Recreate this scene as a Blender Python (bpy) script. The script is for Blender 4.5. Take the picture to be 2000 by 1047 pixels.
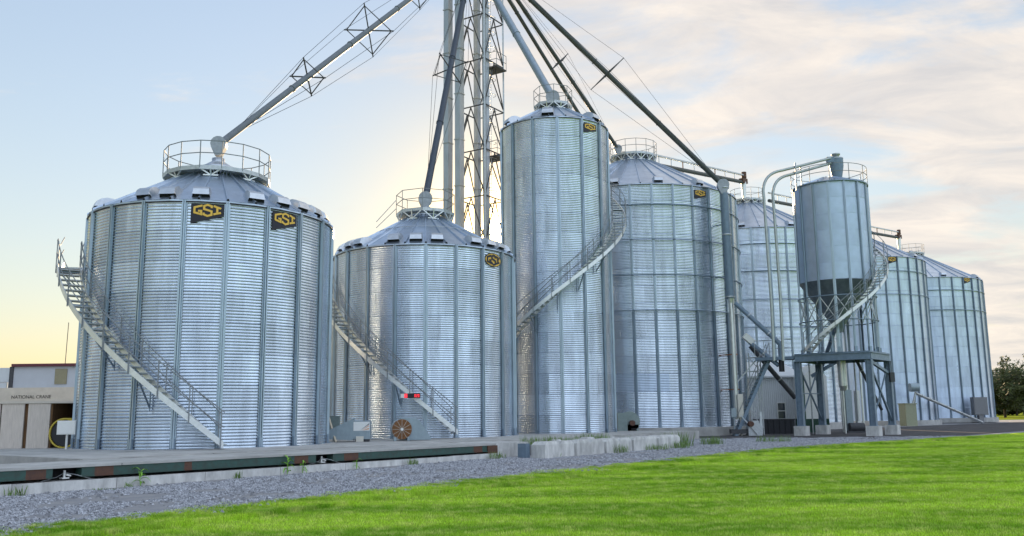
import bpy, math, random
from mathutils import Matrix, Vector
rad = math.radians
sin, cos, tan, pi = math.sin, math.cos, math.tan, math.pi
for o in list(bpy.data.objects): bpy.data.objects.remove(o)
SC = bpy.context.scene
COL = SC.collection
random.seed(11)

# ------------------------------------------------------------------ camera
EYE = 1.7
F, CY, PIT, ROL = 1730.0, 523.5, rad(9.353), rad(-0.622)
cam = bpy.data.cameras.new('camera'); cam.sensor_width = 36.0
cam.lens = F / 2000 * 36.0; cam.clip_start = 0.1; cam.clip_end = 6000
camo = bpy.data.objects.new('camera', cam); COL.objects.link(camo)
camo.matrix_world = Matrix.Translation((0, 0, EYE)) @ Matrix.Rotation(pi / 2 + PIT, 4, 'X') @ Matrix.Rotation(ROL, 4, 'Z')
SC.camera = camo

def at(px, py, y):
    """world point at depth y seen at photograph pixel (px, py)"""
    a, b = px - 1000, CY - py
    cr, sr = cos(ROL), sin(ROL)
    X, Y = (a * cr - b * sr) / F, (a * sr + b * cr) / F
    cp, sp = cos(PIT), sin(PIT)
    r = (X, cp - Y * sp, sp + Y * cp)
    k = y / r[1]
    return Vector((r[0] * k, y, r[2] * k + EYE))

# ------------------------------------------------------------------ sky, sun, exposure
SUN_EL, SUN_AZ = 11.6, -1.0          # azimuth from +Y towards +X
W = bpy.data.worlds.new('World'); SC.world = W; W.use_nodes = True
nt = W.node_tree; nt.nodes.clear()
def nd(t, **k):
    n = nt.nodes.new(t)
    for a, b in k.items(): setattr(n, a, b)
    return n
def lk(a, b): nt.links.new(a, b)
sky = nd('ShaderNodeTexSky', sky_type='NISHITA', sun_disc=False, sun_elevation=rad(SUN_EL), sun_rotation=rad(SUN_AZ),
         air_density=1.85, dust_density=0.15, ozone_density=1.4, altitude=100)
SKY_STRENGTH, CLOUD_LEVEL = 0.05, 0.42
SKY_GAMMA, SKY_TINT = 0.6, (1.15, 1.24, 1.57)
tc = nd('ShaderNodeTexCoord')
sep = nd('ShaderNodeSeparateXYZ'); lk(tc.outputs['Generated'], sep.inputs[0])
def mth(op, a, b=None, c=None):
    n = nd('ShaderNodeMath', operation=op)
    for i, v in enumerate((a, b, c)):
        if v is None: continue
        if isinstance(v, (int, float)): n.inputs[i].default_value = v
        else: lk(v, n.inputs[i])
    return n.outputs[0]
zz = mth('ADD', mth('MAXIMUM', sep.outputs[2], 0.0), 0.16)
comb = nd('ShaderNodeCombineXYZ')
lk(mth('DIVIDE', sep.outputs[0], zz), comb.inputs[0]); lk(mth('DIVIDE', sep.outputs[1], zz), comb.inputs[1])
mp = nd('ShaderNodeMapping'); mp.inputs['Rotation'].default_value = (0, 0, rad(60)); mp.inputs['Scale'].default_value = (1.0, 1.7, 1)
mp.inputs['Location'].default_value = (4.1, 2.2, 0)
lk(comb.outputs[0], mp.inputs[0])
n1 = nd('ShaderNodeTexNoise'); n1.inputs['Scale'].default_value = 1.3; n1.inputs['Detail'].default_value = 9; n1.inputs['Roughness'].default_value = 0.6; n1.inputs['Distortion'].default_value = 0.4
lk(mp.outputs[0], n1.inputs['Vector'])
n2 = nd('ShaderNodeTexNoise'); n2.inputs['Scale'].default_value = 2.6; n2.inputs['Detail'].default_value = 7; n2.inputs['Roughness'].default_value = .62; n2.inputs['Distortion'].default_value = .5
lk(mp.outputs[0], n2.inputs['Vector'])
# thin high cloud, thicker east; cover added behind the camera to light the bins
side = mth('ADD', mth('MULTIPLY', sep.outputs[0], 0.30), mth('MULTIPLY', mth('SUBTRACT', 0.93, sep.outputs[1]), 0.10))
dens = mth('ADD', n1.outputs[0], side)
ramp = nd('ShaderNodeMapRange'); ramp.interpolation_type = 'SMOOTHSTEP'
lk(dens, ramp.inputs[0]); ramp.inputs[1].default_value = 0.45; ramp.inputs[2].default_value = 0.63; ramp.inputs[3].default_value = 0.0; ramp.inputs[4].default_value = 0.92
sd = Vector((sin(rad(SUN_AZ)) * cos(rad(SUN_EL)), cos(rad(SUN_AZ)) * cos(rad(SUN_EL)), sin(rad(SUN_EL))))
dot = nd('ShaderNodeVectorMath', operation='DOT_PRODUCT'); lk(tc.outputs['Generated'], dot.inputs[0]); dot.inputs[1].default_value = sd
# cloud lit warm towards the sun, blue fill away, with thick and thin passages
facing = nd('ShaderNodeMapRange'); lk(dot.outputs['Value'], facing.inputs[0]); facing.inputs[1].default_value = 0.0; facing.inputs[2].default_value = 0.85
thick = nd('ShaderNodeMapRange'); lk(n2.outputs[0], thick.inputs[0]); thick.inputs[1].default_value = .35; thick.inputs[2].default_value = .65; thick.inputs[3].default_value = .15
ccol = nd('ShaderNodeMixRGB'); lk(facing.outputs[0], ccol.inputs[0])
ccol.inputs[1].default_value = (1.24, 1.42, 1.66, 1); ccol.inputs[2].default_value = (1.06, 0.95, 0.84, 1)  # away side brightened and blued beyond the cloud in view, to light the bins
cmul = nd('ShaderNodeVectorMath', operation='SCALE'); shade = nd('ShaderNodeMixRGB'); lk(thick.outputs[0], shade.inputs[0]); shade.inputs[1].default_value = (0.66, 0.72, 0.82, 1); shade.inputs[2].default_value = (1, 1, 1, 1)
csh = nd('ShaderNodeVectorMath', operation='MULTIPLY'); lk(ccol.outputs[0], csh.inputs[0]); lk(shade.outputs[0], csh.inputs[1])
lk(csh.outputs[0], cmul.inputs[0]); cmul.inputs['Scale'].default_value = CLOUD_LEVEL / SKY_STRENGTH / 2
mix = nd('ShaderNodeMixRGB'); lk(ramp.outputs[0], mix.inputs[0]); gam = nd('ShaderNodeGamma'); lk(sky.outputs[0], gam.inputs[0]); gam.inputs[1].default_value = SKY_GAMMA
tint = nd('ShaderNodeVectorMath', operation='MULTIPLY'); lk(gam.outputs[0], tint.inputs[0]); tint.inputs[1].default_value = SKY_TINT
warm = nd('ShaderNodeMixRGB', blend_type='MULTIPLY'); lk(mth('POWER', mth('MAXIMUM', dot.outputs['Value'], 0.0), 70.0), warm.inputs[0])
lk(tint.outputs[0], warm.inputs[1]); warm.inputs[2].default_value = (1.0, 0.86, 0.66, 1)
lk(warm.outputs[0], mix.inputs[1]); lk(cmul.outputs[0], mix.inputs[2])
# the sun itself: a small bright disc with its aureole
dp = mth('MAXIMUM', dot.outputs['Value'], 0.0)
glow = mth('ADD', mth('MULTIPLY', mth('POWER', dp, 9000.0), 300.0), mth('ADD', mth('MULTIPLY', mth('POWER', dp, 900.0), 30.0), mth('MULTIPLY', mth('POWER', dp, 160.0), 2.6)))
gc = nd('ShaderNodeVectorMath', operation='SCALE'); gc.inputs[0].default_value = (1.0, 0.66, 0.26); lk(glow, gc.inputs['Scale'])
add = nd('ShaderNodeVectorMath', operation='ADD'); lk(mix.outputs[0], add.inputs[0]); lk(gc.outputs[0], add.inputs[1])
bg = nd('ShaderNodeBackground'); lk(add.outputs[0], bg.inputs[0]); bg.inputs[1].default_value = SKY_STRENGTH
wo = nd('ShaderNodeOutputWorld'); lk(bg.outputs[0], wo.inputs[0])

sl = bpy.data.lights.new('sun', 'SUN'); sl.energy = 2.2; sl.angle = rad(0.6); sl.color = (1.0, 0.72, 0.42)
so = bpy.data.objects.new('sun', sl); COL.objects.link(so)
so.rotation_euler = (-sd).to_track_quat('-Z', 'Y').to_euler(); so.location = (0, 0, 60)
SC.cycles.blur_glossy = 4.0; SC.cycles.sample_clamp_indirect = 6.0
SC.view_settings.view_transform = 'Standard'; SC.view_settings.look = 'None'
SC.view_settings.exposure = 2.22; SC.view_settings.gamma = 1.0; SC.view_settings.use_curve_mapping = False

# ------------------------------------------------------------------ materials
MATS = {}
def mat(name, col, rough=0.6, metal=0.0, var=0.12, nscale=6.0, bump=0.0, bscale=40.0, objvar=0.0, col2=None, stretch=None, rvar=0.0, spec=None, island=0.0, world=False, emit=None, alpha=None):
    m = bpy.data.materials.new(name); m.use_nodes = True; t = m.node_tree; N = t.nodes; L = t.links
    b = N['Principled BSDF']; b.inputs['Roughness'].default_value = rough; b.inputs['Metallic'].default_value = metal
    if spec is not None: b.inputs['Specular IOR Level'].default_value = spec
    c2 = col2 or tuple(max(0, x * (1 - var)) for x in col)
    mpn = N.new('ShaderNodeMapping')
    if world: gpos = N.new('ShaderNodeNewGeometry'); L.new(gpos.outputs['Position'], mpn.inputs[0])
    else: tcn = N.new('ShaderNodeTexCoord'); L.new(tcn.outputs['Object'], mpn.inputs[0])
    if stretch: mpn.inputs['Scale'].default_value = stretch
    no = N.new('ShaderNodeTexNoise'); no.inputs['Scale'].default_value = nscale; no.inputs['Detail'].default_value = 5; no.inputs['Roughness'].default_value = 0.62
    L.new(mpn.outputs[0], no.inputs['Vector'])
    cr_ = N.new('ShaderNodeMapRange'); cr_.inputs[1].default_value = 0.32; cr_.inputs[2].default_value = 0.68; L.new(no.outputs[0], cr_.inputs[0])
    mx = N.new('ShaderNodeMixRGB'); L.new(cr_.outputs[0], mx.inputs[0]); mx.inputs[1].default_value = (*col, 1); mx.inputs[2].default_value = (*c2, 1)
    out = mx.outputs[0]
    def scale_by(sock, amt):
        mr = N.new('ShaderNodeMapRange'); L.new(sock, mr.inputs[0]); mr.inputs[3].default_value = 1 - amt; mr.inputs[4].default_value = 1 + amt
        vm = N.new('ShaderNodeVectorMath'); vm.operation = 'SCALE'; L.new(out, vm.inputs[0]); L.new(mr.outputs[0], vm.inputs['Scale']); return vm.outputs[0]
    if objvar:
        oi = N.new('ShaderNodeObjectInfo'); out = scale_by(oi.outputs['Random'], objvar)
    if island:
        ge = N.new('ShaderNodeNewGeometry'); out = scale_by(ge.outputs['Random Per Island'], island)
    L.new(out, b.inputs['Base Color'])
    if rvar:
        mr = N.new('ShaderNodeMapRange'); L.new(no.outputs[0], mr.inputs[0]); mr.inputs[1].default_value = .3; mr.inputs[2].default_value = .7
        mr.inputs[3].default_value = rough - rvar; mr.inputs[4].default_value = rough + rvar; L.new(mr.outputs[0], b.inputs['Roughness'])
    if bump:
        nb = N.new('ShaderNodeTexNoise'); nb.inputs['Scale'].default_value = bscale; nb.inputs['Detail'].default_value = 4; L.new(mpn.outputs[0], nb.inputs['Vector'])
        bp = N.new('ShaderNodeBump'); bp.inputs['Strength'].default_value = bump; bp.inputs['Distance'].default_value = 0.02; L.new(nb.outputs[0], bp.inputs['Height']); L.new(bp.outputs[0], b.inputs['Normal'])
    if emit:
        b.inputs['Emission Color'].default_value = (*emit[:3], 1); b.inputs['Emission Strength'].default_value = emit[3]
    MATS[name] = m
    return m
GALV = mat('galvanized_sheet', (.74, .825, .93), .24, .96, var=.30, nscale=1.5, stretch=(1.5, 1.5, .22), objvar=.11, rvar=.06, bump=.006, bscale=2, world=True)
GALV_OLD = mat('weathered_galvanized_sheet', (.63, .735, .88), .32, .88, var=.22, nscale=1.5, stretch=(1.5, 1.5, .25), objvar=.08, rvar=.05, world=True)
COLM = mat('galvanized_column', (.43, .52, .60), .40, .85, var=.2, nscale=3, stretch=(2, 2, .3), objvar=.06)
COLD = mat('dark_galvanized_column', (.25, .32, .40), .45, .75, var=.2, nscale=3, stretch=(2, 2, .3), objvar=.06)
ROOF = mat('roof_sheet', (.52, .61, .73), .36, .85, var=.22, nscale=1.5, objvar=.12, rvar=.06, bump=.04, bscale=3, world=True)
VENT = mat('vent_sheet', (.60, .63, .67), .34, .85, var=.15, nscale=5, objvar=.08)
RAIL = mat('dull_rail_steel', (.26, .28, .30), .6, .2, var=.25, nscale=9)
STEEL = mat('galvanized_steel', (.52, .55, .57), .45, .8, var=.25, nscale=9, objvar=.08)
WHITESTEEL = mat('bright_galvanized', (.76, .78, .79), .42, .75, var=.15, nscale=7)
DARKSTEEL = mat('dull_dark_steel', (.07, .072, .08), .6, .1, var=.3, nscale=8)
BLUESTEEL = mat('blue_grey_painted_steel', (.19, .26, .34), .5, .25, var=.22, nscale=5, rvar=.06)
TRUNK = mat('elevator_casing', (.47, .52, .58), .45, .6, var=.22, nscale=2, stretch=(1, 1, .4), objvar=.1)
SPOUTG = mat('green_grey_spout', (.075, .085, .085), .55, .2, var=.25, nscale=4)
BLACK = mat('black_opening', (.006, .006, .008), .8, 0, var=.3)
BLACKP = mat('black_paint', (.012, .014, .022), .5, 0, var=.3, nscale=4)
GOLD = mat('gold_paint', (.86, .52, .08), .55, 0, var=.12, nscale=10)
NAVY = mat('navy_black_paint', (.010, .010, .024), .5, 0, var=.3, nscale=8)
CONC = mat('concrete', (.50, .49, .47), .85, 0, var=.38, nscale=1.1, bump=.25, bscale=60, objvar=.05, world=True)
CONCW = mat('pale_concrete', (.68, .67, .65), .85, 0, var=.45, nscale=1.6, bump=.3, bscale=45, objvar=.08, stretch=(2, 2, .8), world=True)
GREENP = mat('faded_green_paint', (.035, .10, .085), .55, .1, var=.4, nscale=7, col2=(.045, .07, .06), rvar=.08)
RUSTP = mat('red_brown_primer', (.085, .045, .036), .75, 0, var=.3, nscale=9, col2=(.13, .06, .035))
RUST = mat('rusty_grille', (.42, .20, .085), .7, .2, var=.35, nscale=14)
FANP = mat('grey_blue_fan_paint', (.30, .37, .41), .45, .3, var=.15, nscale=5)
FANG = mat('grey_green_fan_paint', (.24, .30, .29), .5, .2, var=.2, nscale=6)
CREAM = mat('cream_plastic', (.66, .63, .55), .5, 0, var=.08)
WHITEW = mat('white_ribbed_wall', (.66, .68, .70), .55, 0, var=.1, nscale=1.5)
GREYW = mat('pale_grey_wall', (.52, .54, .58), .6, 0, var=.08, nscale=1.2)
WHITEP = mat('white_paint', (.78, .78, .76), .5, 0, var=.06)
TAN = mat('tan_sheet', (.56, .48, .36), .55, .1, var=.12, nscale=3)
BEIGE = mat('beige_boom_paint', (.58, .54, .47), .55, 0, var=.18, nscale=2.5)
PLY = mat('weathered_plywood', (.64, .57, .51), .8, 0, var=.22, nscale=4, stretch=(6, 6, .6))
WOODIN = mat('brown_timber', (.20, .105, .045), .8, 0, var=.45, nscale=3, stretch=(4, 4, .5))
YELLOW = mat('yellow_paint', (.55, .42, .05), .5, 0, var=.15)
MAROON = mat('maroon_trim', (.12, .022, .035), .5, 0)
DARKGREEN = mat('dark_green_wainscot', (.018, .075, .045), .5, 0, var=.2)
GLASSD = mat('dark_window_glass', (.05, .06, .075), .08, 0, var=.1)
SKYLITE = mat('olive_translucent_panel', (.30, .27, .17), .6, 0, var=.12)
REDLED = mat('red_led_digits', (.6, .02, .03), .5, 0, emit=(1.0, .03, .05, .35))
ORANGE = mat('orange_bracket', (.30, .13, .06), .7, .2, var=.3)
SILVERG = mat('brushed_pipe', (.62, .64, .63), .33, .85, var=.15, nscale=5)
CABLE = mat('stay_cable_wire', (.05, .05, .055), .95, 0, spec=0.0)
CUSH = mat('grey_cushion_box_steel', (.36, .39, .43), .5, .5, var=.3, nscale=6)
INK = mat('dark_lettering', (.05, .045, .04), .6, 0)

# ------------------------------------------------------------------ mesh helpers
def wloc(o):
    v = Vector((0, 0, 0))
    while o is not None: v += o.location; o = o.parent
    return v
class MB:
    def __init__(s): s.v = []; s.f = []; s.mi = []; s.sm = []
    def add(s, vs, fs, mi=0, smooth=False):
        b = len(s.v); s.v += [tuple(x) for x in vs]
        for f in fs: s.f.append([b + i for i in f]); s.mi.append(mi); s.sm.append(smooth)
        return s
    def box(s, lo, hi, mi=0):
        x0, y0, z0 = lo; x1, y1, z1 = hi
        return s.add([(x0, y0, z0), (x1, y0, z0), (x1, y1, z0), (x0, y1, z0), (x0, y0, z1), (x1, y0, z1), (x1, y1, z1), (x0, y1, z1)],
                     [(3, 2, 1, 0), (4, 5, 6, 7), (0, 1, 5, 4), (1, 2, 6, 5), (2, 3, 7, 6), (3, 0, 4, 7)], mi)
    def obox(s, c, ux, uy, hx, hy, z0, z1, mi=0):
        """upright box: centre c (x,y), plan axes ux, uy, half sizes"""
        pts = []
        for z in (z0, z1):
            for a, b in ((-1, -1), (1, -1), (1, 1), (-1, 1)):
                pts.append((c[0] + ux[0] * hx * a + uy[0] * hy * b, c[1] + ux[1] * hx * a + uy[1] * hy * b, z))
        return s.add(pts, [(3, 2, 1, 0), (4, 5, 6, 7), (0, 1, 5, 4), (1, 2, 6, 5), (2, 3, 7, 6), (3, 0, 4, 7)], mi)
    def bar(s, p, q, w, h=None, mi=0, up=None):
        h = h or w; p = Vector(p); q = Vector(q); d = (q - p)
        if d.length < 1e-6: return s
        d.normalize(); u = Vector(up) if up else Vector((0, 0, 1))
        if abs(d.dot(u)) > .98: u = Vector((1, 0, 0))
        a = d.cross(u).normalized(); b = a.cross(d).normalized()
        pts = [e + a * (w / 2 * i) + b * (h / 2 * j) for e in (p, q) for i, j in ((-1, -1), (1, -1), (1, 1), (-1, 1))]
        return s.add(pts, [(0, 1, 2, 3), (7, 6, 5, 4), (0, 4, 5, 1), (1, 5, 6, 2), (2, 6, 7, 3), (3, 7, 4, 0)], mi)
    def path(s, pts, r, n=8, mi=0, closed=False, cap=True):
        pts = [Vector(p) for p in pts]; m = len(pts); rings = []
        rr = r if isinstance(r, (list, tuple)) else [r] * m
        pu = None
        for i, p in enumerate(pts):
            if closed: d = pts[(i + 1) % m] - pts[i - 1]
            else: d = pts[min(i + 1, m - 1)] - pts[max(i - 1, 0)]
            d.normalize()
            u = Vector((0, 0, 1)) if abs(d.z) < .95 else Vector((1, 0, 0))
            if pu is not None and abs(d.dot(pu)) < .95: u = pu
            a = d.cross(u).normalized(); b = a.cross(d).normalized(); pu = b
            rings.append([p + a * (rr[i] * cos(2 * pi * k / n)) + b * (rr[i] * sin(2 * pi * k / n)) for k in range(n)])
        vs = [v for r_ in rings for v in r_]; fs = []
        for i in range(m if closed else m - 1):
            for k in range(n):
                i2 = (i + 1) % m
                fs.append((i * n + k, i * n + (k + 1) % n, i2 * n + (k + 1) % n, i2 * n + k))
        s.add(vs, fs, mi, n > 5)
        if cap and not closed:
            s.add(rings[0], [tuple(range(n))], mi); s.add(rings[-1], [tuple(range(n - 1, -1, -1))], mi)
        return s
    def tube(s, p, q, r, n=8, mi=0, r2=None): return s.path([p, q], [r, r if r2 is None else r2], n, mi)
    def lathe(s, prof, c=(0, 0, 0), n=24, mi=0, a0=0, a1=2 * pi, smooth=True):
        full = abs(a1 - a0 - 2 * pi) < 1e-6; m = n if full else n + 1; vs = []
        for r, z in prof:
            for k in range(m):
                a = a0 + (a1 - a0) * k / n; vs.append((c[0] + r * sin(a), c[1] - r * cos(a), c[2] + z))
        fs = []
        for i in range(len(prof) - 1):
            for k in range(n):
                k2 = (k + 1) % m; fs.append((i * m + k, i * m + k2, (i + 1) * m + k2, (i + 1) * m + k))
        return s.add(vs, fs, mi, smooth)
    def prism(s, poly, y0, y1, tr, mi=0):
        """poly of 2D points extruded from y0 to y1; tr(u, v, w) -> world"""
        n = len(poly); vs = [tr(u, v, y0) for u, v in poly] + [tr(u, v, y1) for u, v in poly]
        fs = [tuple(range(n)), tuple(range(2 * n - 1, n - 1, -1))] + [(i, i + n, (i + 1) % n + n, (i + 1) % n) for i in range(n)]
        return s.add(vs, fs, mi)
    def mesh(s, name, mats, org=(0, 0, 0)):
        me = bpy.data.meshes.new(name)
        me.from_pydata([(v[0] - org[0], v[1] - org[1], v[2] - org[2]) for v in s.v], [], s.f)
        for m in (mats if isinstance(mats, (list, tuple)) else [mats]): me.materials.append(m)
        me.polygons.foreach_set('material_index', s.mi); me.polygons.foreach_set('use_smooth', s.sm)
        me.update()
        return me
    def build(s, name, mats, parent=None, loc=None, local=False):
        """world-space geometry -> object; local=True when coordinates are already in the parent's frame"""
        org = Vector((0, 0, 0))
        if not local: org = wloc(parent) if parent else Vector(loc or (0, 0, 0))
        o = bpy.data.objects.new(name, s.mesh(name, mats, org)); COL.objects.link(o)
        if parent: o.parent = parent
        elif loc: o.location = loc
        return o
def fixnormals(o):
    import bmesh
    bm = bmesh.new(); bm.from_mesh(o.data); bmesh.ops.recalc_face_normals(bm, faces=bm.faces); bm.to_mesh(o.data); bm.free()
def inst(name, me, parent, rz=0.0, loc=(0, 0, 0)):
    o = bpy.data.objects.new(name, me); COL.objects.link(o); o.parent = parent; o.rotation_euler = (0, 0, rz); o.location = loc
    return o
def thing(name, label, cat, loc=(0, 0, 0), group=None):
    o = bpy.data.objects.new(name, None); COL.objects.link(o); o.location = loc; o.empty_display_size = .3
    return tag(o, label, cat, group)
def tag(o, label, cat, group=None):
    o['label'] = label; o['category'] = cat
    if group: o['group'] = group
    return o
def structure(o): o['kind'] = 'structure'; return o

# ------------------------------------------------------------------ ground
def sstep(t): t = min(1, max(0, t)); return t * t * (3 - 2 * t)
def gz(x, y): return 0.17 * sstep((y - 16) / 34)
U = Vector((.6235, .7818)); NN = Vector((.7818, -.6235)); A0 = Vector((-.83, 33.42))   # along the truck scale / towards the lawn
def sn(s, n, z=0.0): p = A0 + U * s + NN * n; return Vector((p.x, p.y, z))
# edge of the lawn, world points
EDGE = [(-13.5, 6.0), (-11.5, 8.6), (-9.2, 11.5), (-7.69, 13.68), (-6.91, 14.85), (-5.97, 16.25), (-4.82, 17.89), (-3.39, 19.78), (-1.2, 22.7), (.9, 25.49), (2.56, 27.32), (6.51, 32.33), (12.3, 39.04), (20.73, 45.92), (31.79, 56.22), (48, 70), (75, 94), (110, 122)]
def edge_x(y):
    for (x0, y0), (x1, y1) in zip(EDGE, EDGE[1:]):
        if y0 <= y <= y1: return x0 + (x1 - x0) * (y - y0) / (y1 - y0)
    return -14 if y < EDGE[0][1] else 115
def edge_w(y): return edge_x(y) + .12 * sin(y * 2.1) + .08 * sin(y * 5.3 + 1)

def grass_material(name, c_a, c_b, c_dry, blade):
    m = bpy.data.materials.new(name); m.use_nodes = True; t = m.node_tree; N = t.nodes; L = t.links; N.clear()
    ge = N.new('ShaderNodeNewGeometry')
    mpn = N.new('ShaderNodeMapping'); mpn.inputs['Rotation'].default_value = (0, 0, rad(-52)); mpn.inputs['Scale'].default_value = (.35, 1.2, 1); L.new(ge.outputs['Position'], mpn.inputs[0])
    a = N.new('ShaderNodeTexNoise'); a.inputs['Scale'].default_value = .55; a.inputs['Detail'].default_value = 4; L.new(mpn.outputs[0], a.inputs['Vector'])
    b = N.new('ShaderNodeTexNoise'); b.inputs['Scale'].default_value = 3.2; b.inputs['Detail'].default_value = 5; L.new(ge.outputs['Position'], b.inputs['Vector'])
    r1 = N.new('ShaderNodeMapRange'); L.new(a.outputs[0], r1.inputs[0]); r1.inputs[1].default_value = .41; r1.inputs[2].default_value = .60
    r2 = N.new('ShaderNodeMapRange'); L.new(b.outputs[0], r2.inputs[0]); r2.inputs[1].default_value = .46; r2.inputs[2].default_value = .72; r2.inputs[4].default_value = .75
    m1 = N.new('ShaderNodeMixRGB'); L.new(r1.outputs[0], m1.inputs[0]); m1.inputs[1].default_value = (*c_a, 1); m1.inputs[2].default_value = (*c_b, 1)
    m2 = N.new('ShaderNodeMixRGB'); L.new(r2.outputs[0], m2.inputs[0]); L.new(m1.outputs[0], m2.inputs[1]); m2.inputs[2].default_value = (*c_dry, 1)
    out = m2.outputs[0]
    if blade:
        mr = N.new('ShaderNodeMapRange'); L.new(ge.outputs['Random Per Island'], mr.inputs[0]); mr.inputs[3].default_value = .55; mr.inputs[4].default_value = 1.4
        vm = N.new('ShaderNodeVectorMath'); vm.operation = 'SCALE'; L.new(out, vm.inputs[0]); L.new(mr.outputs[0], vm.inputs['Scale']); out = vm.outputs[0]
    d = N.new('ShaderNodeBsdfDiffuse'); L.new(out, d.inputs[0]); sh = d.outputs[0]
    if blade:
        tr = N.new('ShaderNodeBsdfTranslucent'); L.new(out, tr.inputs[0])
        ms = N.new('ShaderNodeMixShader'); ms.inputs[0].default_value = .45; L.new(sh, ms.inputs[1]); L.new(tr.outputs[0], ms.inputs[2]); sh = ms.outputs[0]
    o = N.new('ShaderNodeOutputMaterial'); L.new(sh, o.inputs[0])
    return m
TURF = grass_material('turf', (.17, .32, .03), (.25, .42, .04), (.34, .40, .10), False)
BLADE = grass_material('grass_blade', (.21, .41, .03), (.56, .78, .075), (.84, .84, .28), True)
FIELD = mat('sunlit_field', (.20, .26, .02), 1, 0, spec=0.0, var=.35, nscale=.05, col2=(.28, .30, .05))
GRAVEL = mat('gravel_bed', (.26, .262, .28), .95, 0, spec=.1, var=.45, nscale=1.4, bump=.9, bscale=26, col2=(.34, .33, .325), world=True)
STONE = mat('crushed_stone', (.42, .425, .455), .9, 0, spec=.15, var=.25, nscale=.8, island=.55)
DIRT = mat('dark_trodden_gravel', (.12, .115, .118), .95, 0, spec=.05, var=.4, nscale=1.2, bump=.6, bscale=14)

# lawn: one sheet to the horizon
def grid_sheet(name, xs, ys, m, dz=0.0, keep=None):
    mb = MB(); vs = [(x, y, gz(x, y) + dz) for y in ys for x in xs]; nx = len(xs); fs = []
    for j in range(len(ys) - 1):
        for i in range(nx - 1): fs.append((j * nx + i, j * nx + i + 1, (j + 1) * nx + i + 1, (j + 1) * nx + i))
    mb.add(vs, fs, 0, True); return mb.build(name, m)
far = [-3000, -800, -300, -120]
structure(grid_sheet('lawn', far + list(range(-60, 131, 5)) + [300, 800, 3000], far + list(range(-60, 131, 4)) + [300, 900, 3000], TURF))
# gravel yard laid on it, its lawn side following the mown edge
mb = MB(); ys = [6 + .7 * i for i in range(167)]; rows = []
for y in ys:
    xe = edge_w(y); rows.append([(x, y, gz(x, y) + (.012 if x < xe - .05 else .006)) for x in (xe, xe - .4, xe - 2, xe - 5, xe - 10, xe - 25, -90)])
vs = [p for r in rows for p in r]; k = 7
mb.add(vs, [(j * k + i, j * k + i + 1, (j + 1) * k + i + 1, (j + 1) * k + i) for j in range(len(ys) - 1) for i in range(k - 1)], 0, True)
g = mb.build('gravel_yard', GRAVEL); fixnormals(g); structure(g)
# the trodden, darker drive under the load-out frame
mb = MB(); pts = [(9, 50.2), (14, 48.0), (22, 47.9), (33, 59.5), (62, 86), (75, 100), (60, 104), (36, 82), (22, 70), (12, 58)]
mb.add([(x, y, gz(x, y) + .02) for x, y in pts], [tuple(range(len(pts)))]); structure(mb.build('drive', DIRT))
# sunlit field beyond
mb = MB(); mb.add([(30, 125, .2), (1500, 125, .2), (2600, 2600, .2), (-2600, 2600, .2), (-1500, 125, .2)], [(0, 1, 2, 3, 4)]); structure(mb.build('far_field', FIELD))

def scatter(name, patch_me, pts, label, cat):
    """points carrying one patch mesh each, random turn"""
    src = bpy.data.objects.new(name + '_patch', patch_me)
    me = bpy.data.meshes.new(name); me.from_pydata(pts, [], []); o = bpy.data.objects.new(name, me); COL.objects.link(o)
    ng = bpy.data.node_groups.new(name, 'GeometryNodeTree')
    ng.interface.new_socket('Geometry', in_out='INPUT', socket_type='NodeSocketGeometry'); ng.interface.new_socket('Geometry', in_out='OUTPUT', socket_type='NodeSocketGeometry')
    gi = ng.nodes.new('NodeGroupInput'); go = ng.nodes.new('NodeGroupOutput'); ip = ng.nodes.new('GeometryNodeInstanceOnPoints'); oi = ng.nodes.new('GeometryNodeObjectInfo')
    oi.inputs['Object'].default_value = src; rv = ng.nodes.new('FunctionNodeRandomValue'); rv.data_type = 'INT'
    rv.inputs[4].default_value = 0; rv.inputs[5].default_value = 3
    mu = ng.nodes.new('ShaderNodeMath'); mu.operation = 'MULTIPLY'; mu.inputs[1].default_value = pi / 2; ng.links.new(rv.outputs[2], mu.inputs[0])
    cx = ng.nodes.new('ShaderNodeCombineXYZ'); ng.links.new(mu.outputs[0], cx.inputs[2])
    ng.links.new(gi.outputs[0], ip.inputs['Points']); ng.links.new(oi.outputs['Geometry'], ip.inputs['Instance']); ng.links.new(cx.outputs[0], ip.inputs['Rotation'])
    ng.links.new(ip.outputs[0], go.inputs[0])
    o.modifiers.new('scatter', 'NODES').node_group = ng
    o['kind'] = 'stuff'; o['label'] = label; o['category'] = cat
    return o
rnd = random.Random(5)
def grass_patch(size, count, h, w):
    mb = MB()
    for _ in range(count):
        x, y = rnd.uniform(-size / 2, size / 2), rnd.uniform(-size / 2, size / 2); a = rnd.uniform(0, 2 * pi); b = rnd.uniform(0, 2 * pi)
        hh = h * rnd.uniform(.6, 1.25); le = rnd.uniform(.2, .75) * hh; dx, dy = cos(a) * w / 2, sin(a) * w / 2; lx, ly = cos(b) * le, sin(b) * le
        mb.add([(x - dx, y - dy, 0), (x + dx, y + dy, 0), (x + lx * .4 + dx * .7, y + ly * .4 + dy * .7, hh * .6), (x + lx * .4 - dx * .7, y + ly * .4 - dy * .7, hh * .6), (x + lx, y + ly, hh)],
               [(0, 1, 2, 3), (3, 2, 4)])
    return mb.mesh('grass_patch', BLADE)
def in_view(x, y): return abs(x) < .62 * y + 3
gp = []
y = 6.0
while y < 60:
    x = -16.0
    while x < 45:
        if x > edge_x(y) + .62 and in_view(x, y): gp.append((x, y, gz(x, y)))
        x += 1.0
    y += 1.0
scatter('lawn_grass', grass_patch(1.0, 1250, .04, .007), gp, 'short mown bright green grass covering the lawn', 'grass')
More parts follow.
